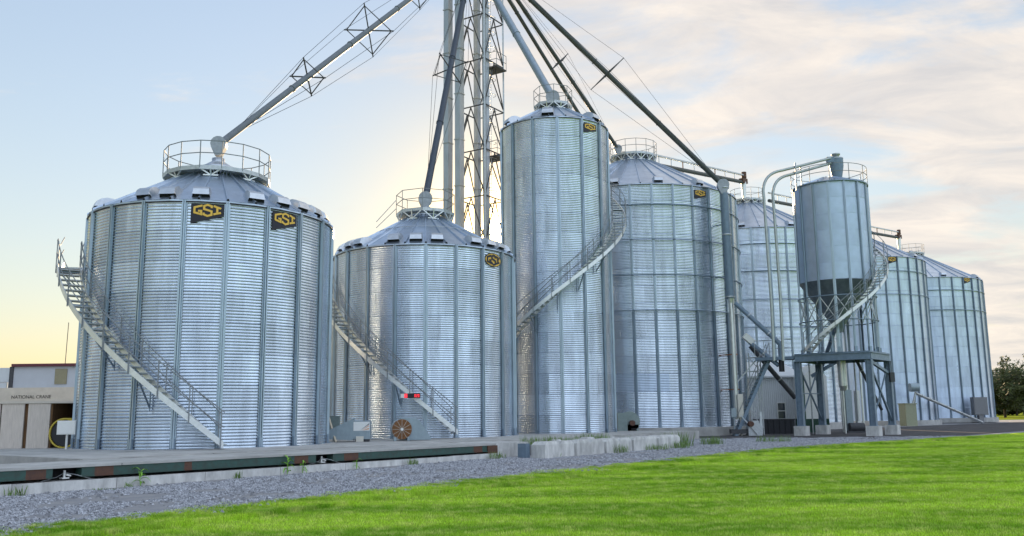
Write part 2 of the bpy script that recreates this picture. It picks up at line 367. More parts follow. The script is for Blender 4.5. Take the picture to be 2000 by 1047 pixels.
# a ragged fringe of grass along the gravel edge
fp = []
y = 8.0
while y < 58:
    for _ in range(5):
        xx = edge_w(y) + rnd.uniform(-.02, .75); fp.append((xx, y, gz(xx, y)))
    y += .12
for _ in range(900):
    y = rnd.uniform(8, 50); xx = edge_w(y) - abs(rnd.gauss(0, .33)); fp.append((xx, y, gz(xx, y)))
scatter('edge_grass', grass_patch(.22, 60, .055, .0065), fp, 'ragged green grass fringe along the gravel edge', 'grass')
# a ridge of longer grass left by the mower
mp_ = []
y = 8.0
while y < 50:
    for _ in range(3):
        xx = edge_x(y) + 1.75 + .12 * sin(y * .9) + rnd.uniform(-.10, .10); mp_.append((xx, y, gz(xx, y)))
    y += .10
scatter('mower_ridge_grass', grass_patch(.22, 50, .085, .0065), mp_, 'line of longer grass left by the mower along the lawn edge', 'grass')
def stone_patch(size, count, big=1.0):
    mb = MB()
    for _ in range(count):
        x, y = rnd.uniform(-size / 2, size / 2), rnd.uniform(-size / 2, size / 2); r = rnd.uniform(.011, .026) * (1.35 if rnd.random() < .1 else 1) * big
        a = rnd.uniform(0, 6.28); vs = []
        for i in range(4):
            t = a + i * pi / 2 + rnd.uniform(-.35, .35); q = r * rnd.uniform(.75, 1.3); vs.append((x + q * cos(t), y + q * sin(t), r * rnd.uniform(.1, .45)))
        t = rnd.uniform(0, 6.28); vs += [(x + r * .35 * cos(t), y + r * .35 * sin(t), r * rnd.uniform(.8, 1.3)), (x - r * .3 * cos(t), y - r * .3 * sin(t), r * rnd.uniform(.7, 1.2))]
        mb.add(vs, [(0, 1, 4), (1, 2, 4), (2, 5, 4), (2, 3, 5), (3, 0, 5), (0, 4, 5)])
        mb.add([], [])
    return mb.mesh('stone_patch', STONE)
sp_ = []
y = 10.0
while y < 52:
    x = -24.0
    while x < 32:
        d = Vector((x, y)) - A0; s_, n_ = d.dot(U), d.dot(NN)
        ok = x < edge_x(y) - .2 and x > edge_x(y) - 16 and in_view(x, y) and (n_ > .3 if s_ < .5 else n_ > 2.2 if s_ < 11 else n_ > -2)
        if ok: sp_.append((x, y, gz(x, y) + .008))
        x += 1.0
    y += 1.0
worn = []
for p in sp_:
    e = edge_x(p[1]) - p[0]
    if (abs(e - 1.9) < .45 or abs(e - 4.4) < .45) and rnd.random() < .75: continue
    if rnd.random() < .10: continue
    worn.append((p[0] + rnd.uniform(-.15, .15), p[1] + rnd.uniform(-.15, .15), p[2]))
cs = [(p[0] + rnd.uniform(-.4, .4), p[1] + rnd.uniform(-.4, .4), p[2]) for p in sp_ if rnd.random() < .55]
scatter('coarse_gravel', stone_patch(1.3, 40, 1.9), cs, 'scattered larger pale stones among the yard gravel', 'gravel')
scatter('loose_gravel', stone_patch(1.12, 1250), worn, 'loose blue grey crushed stone on the yard', 'gravel')

# concrete pad under the bins nearest the scale, backfill behind the block wall
def sn_box(mb, s0, s1, n0, n1, z0, z1, mi=0):
    pts = [sn(s0, n0, z0), sn(s1, n0, z0), sn(s1, n1, z0), sn(s0, n1, z0), sn(s0, n0, z1), sn(s1, n0, z1), sn(s1, n1, z1), sn(s0, n1, z1)]
    return mb.add(pts, [(0, 1, 2, 3), (7, 6, 5, 4), (0, 4, 5, 1), (1, 5, 6, 2), (2, 6, 7, 3), (3, 7, 4, 0)], mi)
mb = MB(); sn_box(mb, -14.09, 20.99, -15.49, -2.21, -.2, .60); o = mb.build('concrete_pad', CONC); fixnormals(o); structure(o)
for i in range(9):      # cast slabs with open joints
    for j, (n0, n1) in enumerate(((-15.5, -9.6), (-9.6, -5.2), (-5.2, -2.2))):
        s0 = -14.1 + 3.9 * i; mb = MB(); sn_box(mb, s0 + .012, s0 + 3.888, n0 + .012, n1 - .012, .6005, .645 + random.uniform(-.006, .002)); sl_ = mb.build('slab', CONC, o); fixnormals(sl_)
mb = MB(); a = [sn(2.3, -2.19, 0), sn(2.3, .95, 0), sn(10.3, .95, 0), sn(12.6, .2, 0), sn(12.6, -2.19, 0)]
top = [Vector((p.x, p.y, .50)) for p in a]; top[3].z = .02; top[4].z = .3
mb.add(a + top, [(0, 1, 2, 3, 4), (9, 8, 7), (9, 7, 6, 5), (0, 5, 6, 1), (1, 6, 7, 2), (2, 7, 8, 3), (3, 8, 9, 4), (4, 9, 5, 0)]); o = mb.build('backfill_ground', GRAVEL); fixnormals(o); structure(o)

# ------------------------------------------------------------------ grain bins
TAN30 = tan(rad(30))
def pol(R, th, z=0.0): return Vector((R * sin(th), -R * cos(th), z))
def col_mesh(H, R, m, w=.10, d=.085):
    mb = MB(); pr = [(-w, .0), (-w * .62, .004), (-w * .55, d), (-w * .16, d), (-w * .10, d * .4), (w * .10, d * .4), (w * .16, d), (w * .55, d), (w * .62, .004), (w, .0)]
    vs = []
    for z in (0.0, H):
        for x, y in pr: vs.append((x, -(R + .012 + y), z))
    n = len(pr); mb.add(vs, [(i, i + 1, i + 1 + n, i + n) for i in range(n - 1)]); mb.add([vs[n + i] for i in range(n)], [tuple(range(n))])
    return mb.mesh('stiffener', m)
def foot_mesh(R):
    mb = MB(); mb.box((-.085, -(R + .085), 0), (.085, -(R + .02), .34)); mb.box((-.11, -(R + .17), 0), (.11, -(R + .02), .025)); return mb.mesh('anchor_bracket', COLD)
def sheet_mesh(R, half, h, pitch, segs, arcs, m, amp=.0165):
    n = max(1, round(h / pitch)) * segs; vs = []
    for j in range(n + 1):
        z = h * j / n; ph = 2 * pi * j / segs; r = R + amp * cos(ph + .6 * sin(ph))
        for i in range(arcs + 1):
            t = -half + 2 * half * i / arcs; vs.append((r * sin(t), -r * cos(t), z))
    k = arcs + 1; mb = MB()
    mb.add(vs, [(j * k + i, j * k + i + 1, (j + 1) * k + i + 1, (j + 1) * k + i) for j in range(n) for i in range(arcs)], 0, True)
    return mb.mesh('wall_sheet', m)
def roof_mesh(R, rp, half, slope=TAN30, rib=.085):
    mb = MB(); re = R + .07; h = (re - rp) * slope; mid = (re + rp) / 2
    def q(r, t, dz=0): return pol(r, t, (re - r) * slope + dz)
    rows = [(re, ), (mid, ), (rp, )]; vs = []
    for (r,) in rows: vs += [q(r, -half), q(r, 0), q(r, half)]
    mb.add(vs, [(j * 3 + i, j * 3 + i + 1, (j + 1) * 3 + i + 1, (j + 1) * 3 + i) for j in range(2) for i in range(2)])
    # drip lip
    mb.add([q(re, -half), q(re, half), q(re, half, -.05), q(re, -half, -.05)], [(0, 3, 2, 1)])
    # rib
    we, wp = .05 / re, min(.04 / rp, half * .4)
    a = [q(re + .004, half - we, .002), q(re + .004, half - we * .5, rib), q(re + .004, half + we * .5, rib), q(re + .004, half + we, .002)]
    b = [q(rp, half - wp, .002), q(rp, half - wp * .5, rib), q(rp, half + wp * .5, rib), q(rp, half + wp, .002)]
    mb.add(a + b, [(0, 4, 5, 1), (1, 5, 6, 2), (2, 6, 7, 3)]); mb.add([v + Vector((0, 0, 0)) for v in a], [(0, 1, 2, 3)], 1)
    me = mb.mesh('roof_panel', [ROOF, BLACK]); return me
def vent_mesh(R, inset, w, l, h, slope=TAN30):
    """hooded roof vent, open towards the eave"""
    mb = MB(); re = R + .07; r0 = re - inset
    def q(x, d, hgt):   # x across, d up the slope from r0, hgt above the roof
        r = r0 - d * cos(rad(30)); return (x, -r - hgt * .5, (re - r) * slope + hgt * .866)
    prof = [(0, h * .72), (.12 * l, h * .95), (.35 * l, h), (.62 * l, h * .82), (.85 * l, h * .42), (l, -.02)]
    wid = [w, w, w, w * .96, w * .9, w * .84]
    L_, R_, M1, M2 = [], [], [], []
    for (d, hh), ww in zip(prof, wid):
        L_.append(q(-ww / 2, d, -.02)); M1.append(q(-ww / 2 * .86, d, hh)); M2.append(q(ww / 2 * .86, d, hh)); R_.append(q(ww / 2, d, -.02))
    n = len(prof); vs = L_ + M1 + M2 + R_; fs = []
    for i in range(n - 1):
        for a in range(3): fs.append((a * n + i, (a + 1) * n + i, (a + 1) * n + i + 1, a * n + i + 1))
    mb.add(vs, fs, 0, False)
    # dark mouth, slightly inside, and an overhanging lip
    mb.add([q(-w * .46, .03, .0), q(w * .46, .03, .0), q(w * .40, .03, h * .70), q(-w * .40, .03, h * .70)], [(0, 1, 2, 3)], 1)
    mb.add([q(-w * .5, 0, .1), q(-w * .43, 0, h * .72), q(w * .43, 0, h * .72), q(w * .5, 0, .1), q(w * .47, -.09, h * .46), q(-w * .47, -.09, h * .46)], [(0, 1, 5), (1, 2, 4, 5), (2, 3, 4)])
    me = mb.mesh('roof_vent', [VENT, BLACK]); return me
def peak_platform(root, H, R, rp, rad_, n, th0=0.0, rail=1.07, thin=1.0):
    z = H + (R + .07 - rp) * TAN30 + (.10 if rad_ < 2 else -.38)
    mb = MB()
    ang = [th0 + 2 * pi * k / n for k in range(n)]
    for k in range(n):
        a, b = ang[k], ang[k] + 2 * pi / n
        i0, i1, o0, o1 = pol(rad_ * .62, a, z), pol(rad_ * .62, b, z), pol(rad_, a, z), pol(rad_, b, z)
        dn = Vector((0, 0, -.05))
        for f in range(5):   # grating bars, each slice a slatted plank with gaps
            t0, t1 = f / 5 + .02, (f + 1) / 5 - .02
            A = i0.lerp(i1, t0); B = i0.lerp(i1, t1); C = o0.lerp(o1, t1); D = o0.lerp(o1, t0)
            mb.add([A, B, C, D, A + dn, B + dn, C + dn, D + dn], [(0, 3, 2, 1), (4, 5, 6, 7), (0, 1, 5, 4), (1, 2, 6, 5), (2, 3, 7, 6), (3, 0, 4, 7)])
        mb.bar(o0 + Vector((0, 0, .02)), o1 + Vector((0, 0, .02)), .02, .16)
        mb.bar(i0 - Vector((0, 0, .03)), i1 - Vector((0, 0, .03)), .05, .08)
    pf = mb.build('peak_platform', STEEL, root, local=True); fixnormals(pf)
    for k in range(0, n, max(1, n // 8)):   # V braces to the roof
        a = ang[k] + pi / n; m2 = MB(); rr = rad_ * .98; foot = pol(rr * .93, a, H + (R + .07 - rr * .93) * TAN30 + .03)
        m2.bar(foot, pol(rr, a - pi / n * .95, z - .03), .05); m2.bar(foot, pol(rr, a + pi / n * .95, z - .03), .05); m2.bar(foot, pol(rr, a, z), .05)
        t = Vector((cos(a), sin(a), 0)) * .28; m2.bar(foot - t, foot + t, .10, .05); m2.build('brace', WHITESTEEL, pf, local=True)
    pm = MB(); pm.tube((0, 0, 0), (0, 0, rail), .02 * thin, 6); me = pm.mesh('guard_post', RAIL)
    for a in ang: inst('guard_post', me, pf, 0, pol(rad_, a, z))
    for zz_ in (rail, rail * .55):
        mb = MB(); mb.path([pol(rad_, a, z + zz_) for a in ang], .019 * thin, 6, closed=True); mb.build('guard_rail', RAIL, pf, local=True)
    return z
LETTERS = {  # logo letters as centre lines, in the logo's own unit frame (x 0..1, y down 0..1)
 'G': [[(.335, .10), (.085, .25), (.085, .62), (.30, .74), (.30, .50), (.20, .50)]],
 'S': [[(.63, .27), (.63, .13), (.50, .04), (.39, .13), (.39, .36), (.63, .50), (.63, .76), (.50, .85), (.38, .74), (.38, .62)]],
 'I': [[(.69, .10), (.81, .20), (.93, .27)], [(.81, .22), (.81, .62)], [(.69, .72), (.81, .64), (.93, .58)]],
}
def ribbon(pts, w):
    """mitred strip round a centre line -> list of (left, right)"""
    out = []
    P = [Vector(p) for p in pts]
    for i, p in enumerate(P):
        d1 = (P[i] - P[i - 1]).normalized() if i else (P[1] - P[0]).normalized(); d2 = (P[i + 1] - P[i]).normalized() if i < len(P) - 1 else d1
        n1_, n2_ = Vector((-d1.y, d1.x)), Vector((-d2.y, d2.x)); m = (n1_ + n2_).normalized(); k = w / 2 / max(.45, m.dot(n1_))
        out.append((p + m * k, p - m * k))
    return out
def logo(root, R, thc, ztop, w, h, oval=False):
    def tr(u, v, off): return pol(R + off, thc + (u - .5) * w / R, ztop - v * h)
    mb = MB()
    if oval:
        n = 40; rim = [tr(.5 + .5 * cos(2 * pi * k / n), .5 + .5 * sin(2 * pi * k / n), .03) for k in range(n)]; mb.add(rim, [tuple(range(n - 1, -1, -1))])
        o = mb.build('logo_panel', NAVY, root, local=True)
        m2 = MB(); rim = [tr(.5 + .455 * cos(2 * pi * k / n), .5 + .45 * sin(2 * pi * k / n), .036) for k in range(n)]; m2.add(rim, [tuple(range(n - 1, -1, -1))]); m2.build('logo_field', GOLD, o, local=True)
    else:
        n = 8; vs = []
        for k in range(n + 1):
            u = k / n; vs += [tr(u, .02, .03), tr(u, 1.0 - .40 * u, .03)]
        mb.add(vs, [(2 * k, 2 * k + 1, 2 * k + 3, 2 * k + 2) for k in range(n)]); o = mb.build('logo_panel', NAVY, root, local=True)
    for ch, strokes in LETTERS.items():
        m3 = MB()
        for si, st in enumerate(strokes):
            if oval: st2 = [(.07 + u * .86, .5 + (v - .44) * .86) for u, v in st]
            else: st2 = [(.03 + u * .94, .03 + v * .68) for u, v in st]
            sc = [(u * w, v * h) for u, v in st2]; rb = ribbon(sc, (.080 if oval else .064) * w); off = .046 + .002 * (si % 2)
            vs = []
            for a, b in rb: vs += [tr(a.x / w, a.y / h, off), tr(b.x / w, b.y / h, off)]
            m3.add(vs, [(2 * k, 2 * k + 1, 2 * k + 3, 2 * k + 2) for k in range(len(rb) - 1)])
        m3.build('logo_letter', NAVY if oval else GOLD, o, local=True)
def stair(root, R, th0, th1, z0, rate, sgn, wid=.74, landing=None, brk=18, thin=1.0, rail_in=True):
    """helical bin stair; z = z0 + rate * |th - th0| (m per degree). sgn -1 climbs to the left, +1 to the right"""
    Ri, Ro = R + .20, R + .20 + wid
    def zf(d):
        if landing and d > landing[0]: d = max(landing[0], d - (landing[1] - landing[0])) if d < landing[1] else d - (landing[1] - landing[0])
        return z0 + rate * d
    total = abs(th1 - th0) + ((landing[1] - landing[0]) if landing else 0)
    ds = [total * i / max(2, int(total / 2.0)) for i in range(int(max(2, int(total / 2.0))) + 1)]
    mb = MB()
    for rr in (Ro, Ri):
        vs = []
        for d in ds:
            t = rad(th0 + sgn * d); z = zf(d)
            for dr, dz in ((-.018, -.10), (.018, -.10), (.018, .13), (-.018, .13)): vs.append(pol(rr + dr, t, z + dz))
        fs = []
        for i in range(len(ds) - 1):
            for k in range(4): fs.append((i * 4 + k, i * 4 + (k + 1) % 4, i * 4 + 4 + (k + 1) % 4, i * 4 + 4 + k))
        fs += [(0, 1, 2, 3), tuple(len(vs) - 4 + k for k in (3, 2, 1, 0))]
        mb.add(vs, fs)
    st = mb.build('stair', WHITESTEEL, root, local=True); fixnormals(st)
    tm = MB(); rm = (Ri + Ro) / 2
    tm.box((-.12, -(Ro - .03), -.015), (.12, -(Ri + .03), .015)); tm.box((-.12, -(Ro - .03), -.045), (-.105, -(Ri + .03), -.0151)); tme = tm.mesh('tread', STEEL)
    nst = int(total * rate / .215); step = .215 / rate
    d = 0.0
    while d <= total:
        inst('tread', tme, st, rad(th0 + sgn * d), (0, 0, zf(d) + .02)); d += step if not (landing and landing[0] <= d < landing[1]) else (.25 / rm) * 57.3
    pm = MB(); pm.box((-.018, -(Ro + .055), -.16), (.018, -(Ro + .02), 1.08)); pme = pm.mesh('stair_post', RAIL)
    pm = MB(); pm.box((-.015, -(Ri + .015), .05), (.015, -(Ri - .015), 1.04)); pmi = pm.mesh('stair_post', RAIL)
    dstep = 1.35 / Ro * 57.3 * .75; d = 1.0
    while d <= total:
        inst('stair_post', pme, st, rad(th0 + sgn * d), (0, 0, zf(d)))
        if rail_in: inst('stair_post', pmi, st, rad(th0 + sgn * d), (0, 0, zf(d)))
        d += dstep
    rails = [(Ro + .04, 1.07), (Ro + .04, .58)] + ([(Ri, 1.04), (Ri, .55)] if rail_in else [])
    for rr, hh in rails:
        m2 = MB(); m2.path([pol(rr, rad(th0 + sgn * d), zf(d) + hh) for d in ds], .019 * thin, 6); m2.build('handrail', RAIL, st, local=True)
    d = brk * .6
    while d < total:
        t = rad(th0 + sgn * d); z = zf(d); m2 = MB()
        if z > z0 + .9:
            m2.bar(pol(Ri - .02, t, z - .12), pol(Ro, t, z - .12), .05); m2.bar(pol(Ro - .06, t, z - .14), pol(R + .09, t, z - .95), .045); m2.bar(pol(R + .09, t, z - 1.05), pol(R + .09, t, z - .1), .05, .03); m2.build('bracket', COLD, st, local=True)
        d += brk
    return st
def grain_bin(label, c, R, N, zb, H, rings, th_col, rp, platR, platN, vents, segs=6, arcs=8, wind=(), vent_size=(.62, .75, .30), cols=None, found=None, group=None, M=None, wall=None, heavy_below=None):
    root = thing('grain_bin', label, 'grain bin', (c[0], c[1], zb + EYE), group)
    dth = 2 * pi / N; h = H / rings; wall = wall or GALV
    meA = sheet_mesh(R, dth, h, .1016, segs, arcs, wall); meB = sheet_mesh(R + .0016, dth, h, .1016, segs, arcs, wall)
    for r in range(rings):
        for k in range(N // 2):
            inst('wall_sheet', (meA, meB)[(k + r) % 2], root, th_col + dth * (2 * k + (r % 2) + .5), (0, 0, r * h))
    if heavy_below:
        cme = col_mesh(H - heavy_below, R, COLM, .085, .065); cm2 = col_mesh(heavy_below, R, COLD, .105, .085)
        for k in range(N):
            inst('stiffener', cme, root, th_col + dth * k, (0, 0, heavy_below)); inst('stiffener', cm2, root, th_col + dth * k)
    else:
        cme = col_mesh(H - .02, R, cols or COLM)
        for k in range(N): inst('stiffener', cme, root, th_col + dth * k)
    fme = foot_mesh(R)
    for k in range(N): inst('anchor_bracket', fme, root, th_col + dth * k)
    M = M or int(N * 1.5); half = pi / M; rme = roof_mesh(R, rp, half)
    for k in range(M): inst('roof_panel', rme, root, th_col + 2 * half * k, (0, 0, H))
    mb = MB(); mb.lathe([(R + .02, H - .06), (R + .075, H - .055), (R + .075, H - .085), (R + .02, H - .095)], n=N * 2); mb.build('eave_ring', DARKSTEEL, root, local=True)
    for wz in wind:
        mb = MB(); mb.path([pol(R + .10, 2 * pi * k / (N * 2), H - wz) for k in range(N * 2)], .042, 6, closed=True); mb.build('wind_ring', COLD, root, local=True)
    zc = H + (R + .07 - rp) * TAN30
    mb = MB(); mb.lathe([(rp + .05, zc - .08), (rp + .05, zc + .12), (rp * .8, zc + .2), (.25, zc + .42), (.25, zc + .55), (0.001, zc + .56)], n=24); mb.build('peak_collar', VENT, root, local=True)
    if platR: peak_platform(root, H, R, rp, platR, platN)
    vme = vent_mesh(R, .28, *vent_size)
    for v in vents: inst('roof_vent', vme, root, rad(v), (0, 0, H))
    if found:
        mb = MB(); mb.lathe([(R + .32, found[0]), (R + .32, -.02), (R + .25, 0), (R - .3, 0)], n=64, smooth=False); mb.build('foundation', CONC, root, local=True)
    return root

S1 = grain_bin('wide galvanized bin at far left, two black logo signs under its eave', (-11.82, 34.59), 4.56, 20, -1.04, 8.53, 8, rad(-30.36), .72, 2.05, 16,
               [-55, -70, -88, -15, -3, 12, 37, 51, 64, 77, 90, 103, 120, 140, 165, 190, 215, 240], segs=8, arcs=10, found=(-.2, 0))
S2 = grain_bin('squat galvanized bin with oval yellow logo, next to the tall narrow bin', (-4.46, 44.79), 4.56, 20, -1.03, 8.86, 8, rad(-47.87), .72, 1.5, 8,
               [-92, -79, -66, -52, -41, -14, 0, 13, 39, 52, 64, 80, 100, 120, 145, 170, 200, 230], segs=7, arcs=9, found=(-.2, 0))
S3 = grain_bin('tall narrow galvanized bin with a stair winding up to the right', (2.58, 51.15), 3.19, 14, -1.19, 17.75, 16, rad(-50.45), .6, 1.15, 8,
               [-65, -9, 51, 110, 180, 230], segs=6, arcs=8, vent_size=(.72, .85, .36), found=(-.35, 0))
S4 = grain_bin('very wide bin with four wind rings, right of the tall narrow bin', (9.14, 64.05), 7.29, 32, -.95, 15.87, 14, rad(-10.5), .95, 1.75, 14,
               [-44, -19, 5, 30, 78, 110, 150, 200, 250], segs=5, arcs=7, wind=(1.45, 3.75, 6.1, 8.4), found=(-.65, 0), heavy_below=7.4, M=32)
S5 = grain_bin('wide bin half hidden behind the white ribbed building and curved pipes', (21.7, 79.5), 7.29, 32, -.95, 16.13, 14, rad(-13.9), .95, 1.5, 12,
               [-20, 14, 48, 100, 170, 250], segs=4, arcs=6, wind=(1.45, 3.75, 6.1, 8.4), found=(-.6, 0), M=32)
S7 = grain_bin('wide bin behind the raised hopper bin, its right side showing', (36.77, 94.89), 7.29, 32, -1.04, 16.3, 14, rad(4.37), .95, 1.5, 12,
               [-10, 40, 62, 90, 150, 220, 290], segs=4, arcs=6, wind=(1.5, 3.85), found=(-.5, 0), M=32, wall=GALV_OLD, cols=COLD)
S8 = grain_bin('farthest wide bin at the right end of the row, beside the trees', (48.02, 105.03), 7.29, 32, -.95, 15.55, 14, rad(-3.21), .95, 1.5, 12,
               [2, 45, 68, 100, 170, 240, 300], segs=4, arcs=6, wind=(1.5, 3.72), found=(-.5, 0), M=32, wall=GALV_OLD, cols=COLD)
logo(S1, 4.56, rad(15.35), 8.53 - .13, 1.10, .72); logo(S1, 4.56, rad(50.5), 8.53 - .13, 1.06, .72)
logo(S2, 4.56, rad(51.2), 8.86 - .20, 1.22, .66, oval=True)
logo(S3, 3.19, rad(38.2), 17.75 - .24, .98, .60); logo(S4, 7.29, rad(28.6), 15.87 - .28, 1.0, .66)
logo(S7, 7.29, rad(11.2), 16.3 - .08, 1.0, .75); logo(S8, 7.29, rad(24.4), 15.55 - .05, 1.0, .72)
stair(S1, 4.56, 24.6, -64, 0.12, .0763, -1, landing=(83, 98)); stair(S2, 4.56, 21.2, -76, .25, .0763, -1)
stair(S3, 3.19, -120, 188, .72 + .64, .0536, 1, brk=21)
# patch of dull replacement sheets low on the very wide bin
for o in S4.children:
    if o.name.startswith('wall_sheet'):
        r = round(o.location.z / (15.87 / 14)); a = (math.degrees(o.rotation_euler.z) + 180) % 360 - 180
        if r == 2 and (-40 < a < 12 or 42 < a < 80):
            o.data = o.data.copy(); o.data.materials[0] = GALV_OLD
# roof hand rail, lower safety ring on the squat bin
mb = MB(); mb.path([pol(2.6, 2 * pi * k / 40, 8.86 + (4.63 - 2.6) * TAN30 + .07) for k in range(40)], .018, 5, closed=True); mb.build('roof_ring', STEEL, S2, local=True)
mb = MB(); t = rad(-78)
for hh in (.55, 1.0): mb.tube(pol(1.5, t, 8.86 + (4.63 - 1.5) * TAN30 + hh + .3), pol(2.5, t, 8.86 + (4.63 - 2.5) * TAN30 + hh * .7), .02, 6)
mb.build('roof_rail', STEEL, S2, local=True)

# ------------------------------------------------------------------ hopper bin on its columns, standing on the load-out frame
DZ = 3.5 + EYE                                   # top of the frame
HC = Vector((20.55, 55.7)); HR = 2.26; HN = 15; wz0, wz1 = 7.95 + EYE, 14.12 + EYE
S6 = thing('hopper_bin', 'narrow raised hopper bin on steel columns above the load-out frame', 'hopper bin', (HC.x, HC.y, DZ))
z0, z1 = wz0 - DZ, wz1 - DZ
hd = 2 * pi / HN; ht = rad(2); hh_ = (z1 - z0) / 6
SHB = mat('hopper_blue_sheet', (.47, .56, .70), .40, .85, var=.12, nscale=1.5, objvar=.05)  # hopper sheets in a darker, bluer tone than the other bins
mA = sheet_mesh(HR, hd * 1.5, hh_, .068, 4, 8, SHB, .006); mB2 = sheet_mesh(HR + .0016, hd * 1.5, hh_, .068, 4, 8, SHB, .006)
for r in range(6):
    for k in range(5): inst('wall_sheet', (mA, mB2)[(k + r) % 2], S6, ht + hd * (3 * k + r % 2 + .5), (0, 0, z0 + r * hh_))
cme = col_mesh(z1 + .0, HR, COLM, .085, .07)
mb = MB()
for x0, x1 in ((-.085, .085),): mb.box((x0, -(HR + .13), 0), (x1, -(HR + .0), .30))
fme = mb.mesh('leg_foot', COLD)
for k in range(HN):
    inst('leg', cme, S6, ht + hd * k); inst('leg_foot', fme, S6, ht + hd * k)
mb = MB(); mb.lathe([(HR, z0 + .03), (HR - .05, z0), (.32, z0 - 2.75), (.28, z0 - 3.1)], n=30); mb.build('hopper_cone', mat('hopper_cone_steel', (.26, .30, .34), .5, .6, var=.3, nscale=3), S6, local=True)
for zz_ in (z0 - 1.0, z0 - 2.5):
    mb = MB(); mb.path([pol(HR + .10, 2 * pi * k / 30, zz_) for k in range(30)], .035, 6, closed=True); mb.build('ring_tie', COLD, S6, local=True)
for k in range(HN):
    a, b = ht + hd * k, ht + hd * (k + 1); mb = MB()
    mb.bar(pol(HR + .06, a, z0 - 1.0), pol(HR + .06, b, z0 - 2.5), .05, .03); mb.bar(pol(HR + .02, b, z0 - 1.0), pol(HR + .02, a, z0 - 2.5), .05, .03); mb.build('cross_brace', WHITESTEEL, S6, local=True)
M6 = 15; rme = roof_mesh(HR, .45, pi / M6, .36)
for k in range(M6): inst('roof_panel', rme, S6, hd * k, (0, 0, z1))
mb = MB(); mb.lathe([(HR + .02, z1 + .03), (HR + .10, z1 + .03), (HR + .10, z1 - .05), (HR + .02, z1 - .06)], n=45); mb.build('eave_ring', COLD, S6, local=True)
pm = MB(); pm.tube((0, 0, 0), (0, 0, 1.1), .022, 6); me = pm.mesh('guard_post', RAIL)
for k in range(12): inst('guard_post', me, S6, 0, pol(HR + .06, 2 * pi * k / 12 + .2, z1))
for zz_ in (1.1, .6):
    mb = MB(); mb.path([pol(HR + .06, 2 * pi * k / 36, z1 + zz_) for k in range(36)], .02, 6, closed=True); mb.build('guard_rail', RAIL, S6, local=True)
stair(S6, HR, -62, 150, .1, .0400, 1, wid=.66, brk=30)

# load-out frame: deck on four posts and concrete pads
fa, fb = Vector((17.7, 55.35)), Vector((21.2, 53.0)); ux = (fb - fa).normalized(); fcn = Vector((23.45, 55.75)); uy = (fcn - fb).normalized()
fd = fa + (fcn - fb)
FR = thing('load_out_gantry', 'blue grey steel drive-through frame carrying the hopper bin', 'steel frame', (20.5, 55.5, gz(20, 55)))
corners = [fa, fb, fcn, fd]
mb = MB(); g0 = gz(20, 55)
ctr = (fa + fb + fcn + fd) / 4
def ex(p, k=1.06): return ctr + (p - ctr) * k
qs = [ex(p) for p in corners]
vs = [(p.x, p.y, DZ - .08) for p in qs] + [(p.x, p.y, DZ) for p in qs]
mb.add(vs, [(3, 2, 1, 0), (4, 5, 6, 7), (0, 1, 5, 4), (1, 2, 6, 5), (2, 3, 7, 6), (3, 0, 4, 7)]); mb.build('deck', BLUESTEEL, FR)
for i in range(4):
    p, q = qs[i], qs[(i + 1) % 4]; mb = MB(); P_, Q_ = Vector((p.x, p.y, DZ - .29)), Vector((q.x, q.y, DZ - .29))
    d = (Q_ - P_).normalized() * (.09 if i % 2 else 0.0)
    mb.bar(P_ + d, Q_ - d, .045, .40); mb.bar(P_ + d + Vector((0, 0, -.2)), Q_ - d + Vector((0, 0, -.2)), .20, .03); mb.bar(P_ + d + Vector((0, 0, .19)), Q_ - d + Vector((0, 0, .19)), .20, .03); mb.build('edge_beam', BLUESTEEL, FR)
for i, p in enumerate(corners):
    mb = MB(); zt = DZ - .51
    for off in (-.17, .17):
        c2 = p + ux * off; mb.obox(c2, ux, uy, .018, .16, g0 + .62, zt)
    mb.obox(p, ux, uy, .152, .015, g0 + .62, zt); mb.build('post', BLUESTEEL, FR)
    mb = MB(); mb.obox(p, ux, uy, .36, .34, -.1, g0 + .6); mb.obox(p, ux, uy, .24, .22, g0 + .601, g0 + .625, 1); mb.build('footing', [CONCW, BLUESTEEL], FR)
def brace(p, q, w=.10, m=BLUESTEEL, nm='brace'):
    mb = MB(); mb.bar(p, q, w, w); return mb.build(nm, m, FR)
def fp_(p, z): return Vector((p.x, p.y, z))
brace(fp_(fa, DZ - .6), fp_(fd, g0 + .9), .09); brace(fp_(fd, DZ - .6), fp_(fa, g0 + .9), .07)
brace(fp_(fb, DZ - .7), fp_(fcn, g0 + .9), .12); brace(fp_(fcn, DZ - .7), fp_(fb, g0 + .9), .07)
brace(fp_(fa, g0 + 2.6), fp_(fd, g0 + 2.6), .06); brace(fp_(fb.lerp(fcn, .05), DZ - .6), fp_(fb.lerp(fcn, .95), DZ - 1.2), .16)
# catwalk from the frame to the big bin, with a guard rail
mb = MB(); p0 = ex(fa) - ux * .05; p1 = p0 - ux * 2.5 + uy * .1
mb.add([(p0.x, p0.y, DZ - .32), (p1.x, p1.y, DZ - .32), (p1.x + uy.x, p1.y + uy.y, DZ - .32), (p0.x + uy.x, p0.y + uy.y, DZ - .32), (p0.x, p0.y, DZ - .12), (p1.x, p1.y, DZ - .12), (p1.x + uy.x, p1.y + uy.y, DZ - .12), (p0.x + uy.x, p0.y + uy.y, DZ - .12)],
       [(0, 1, 2, 3), (7, 6, 5, 4), (0, 4, 5, 1), (1, 5, 6, 2), (2, 6, 7, 3), (3, 7, 4, 0)]); cw = mb.build('catwalk', BLUESTEEL, FR); fixnormals(cw)
for k in range(5):
    q = p0.lerp(p1, k / 4); mb = MB(); mb.tube((q.x, q.y, DZ - .12), (q.x, q.y, DZ + .95), .02, 6); mb.build('guard_post', STEEL, cw)
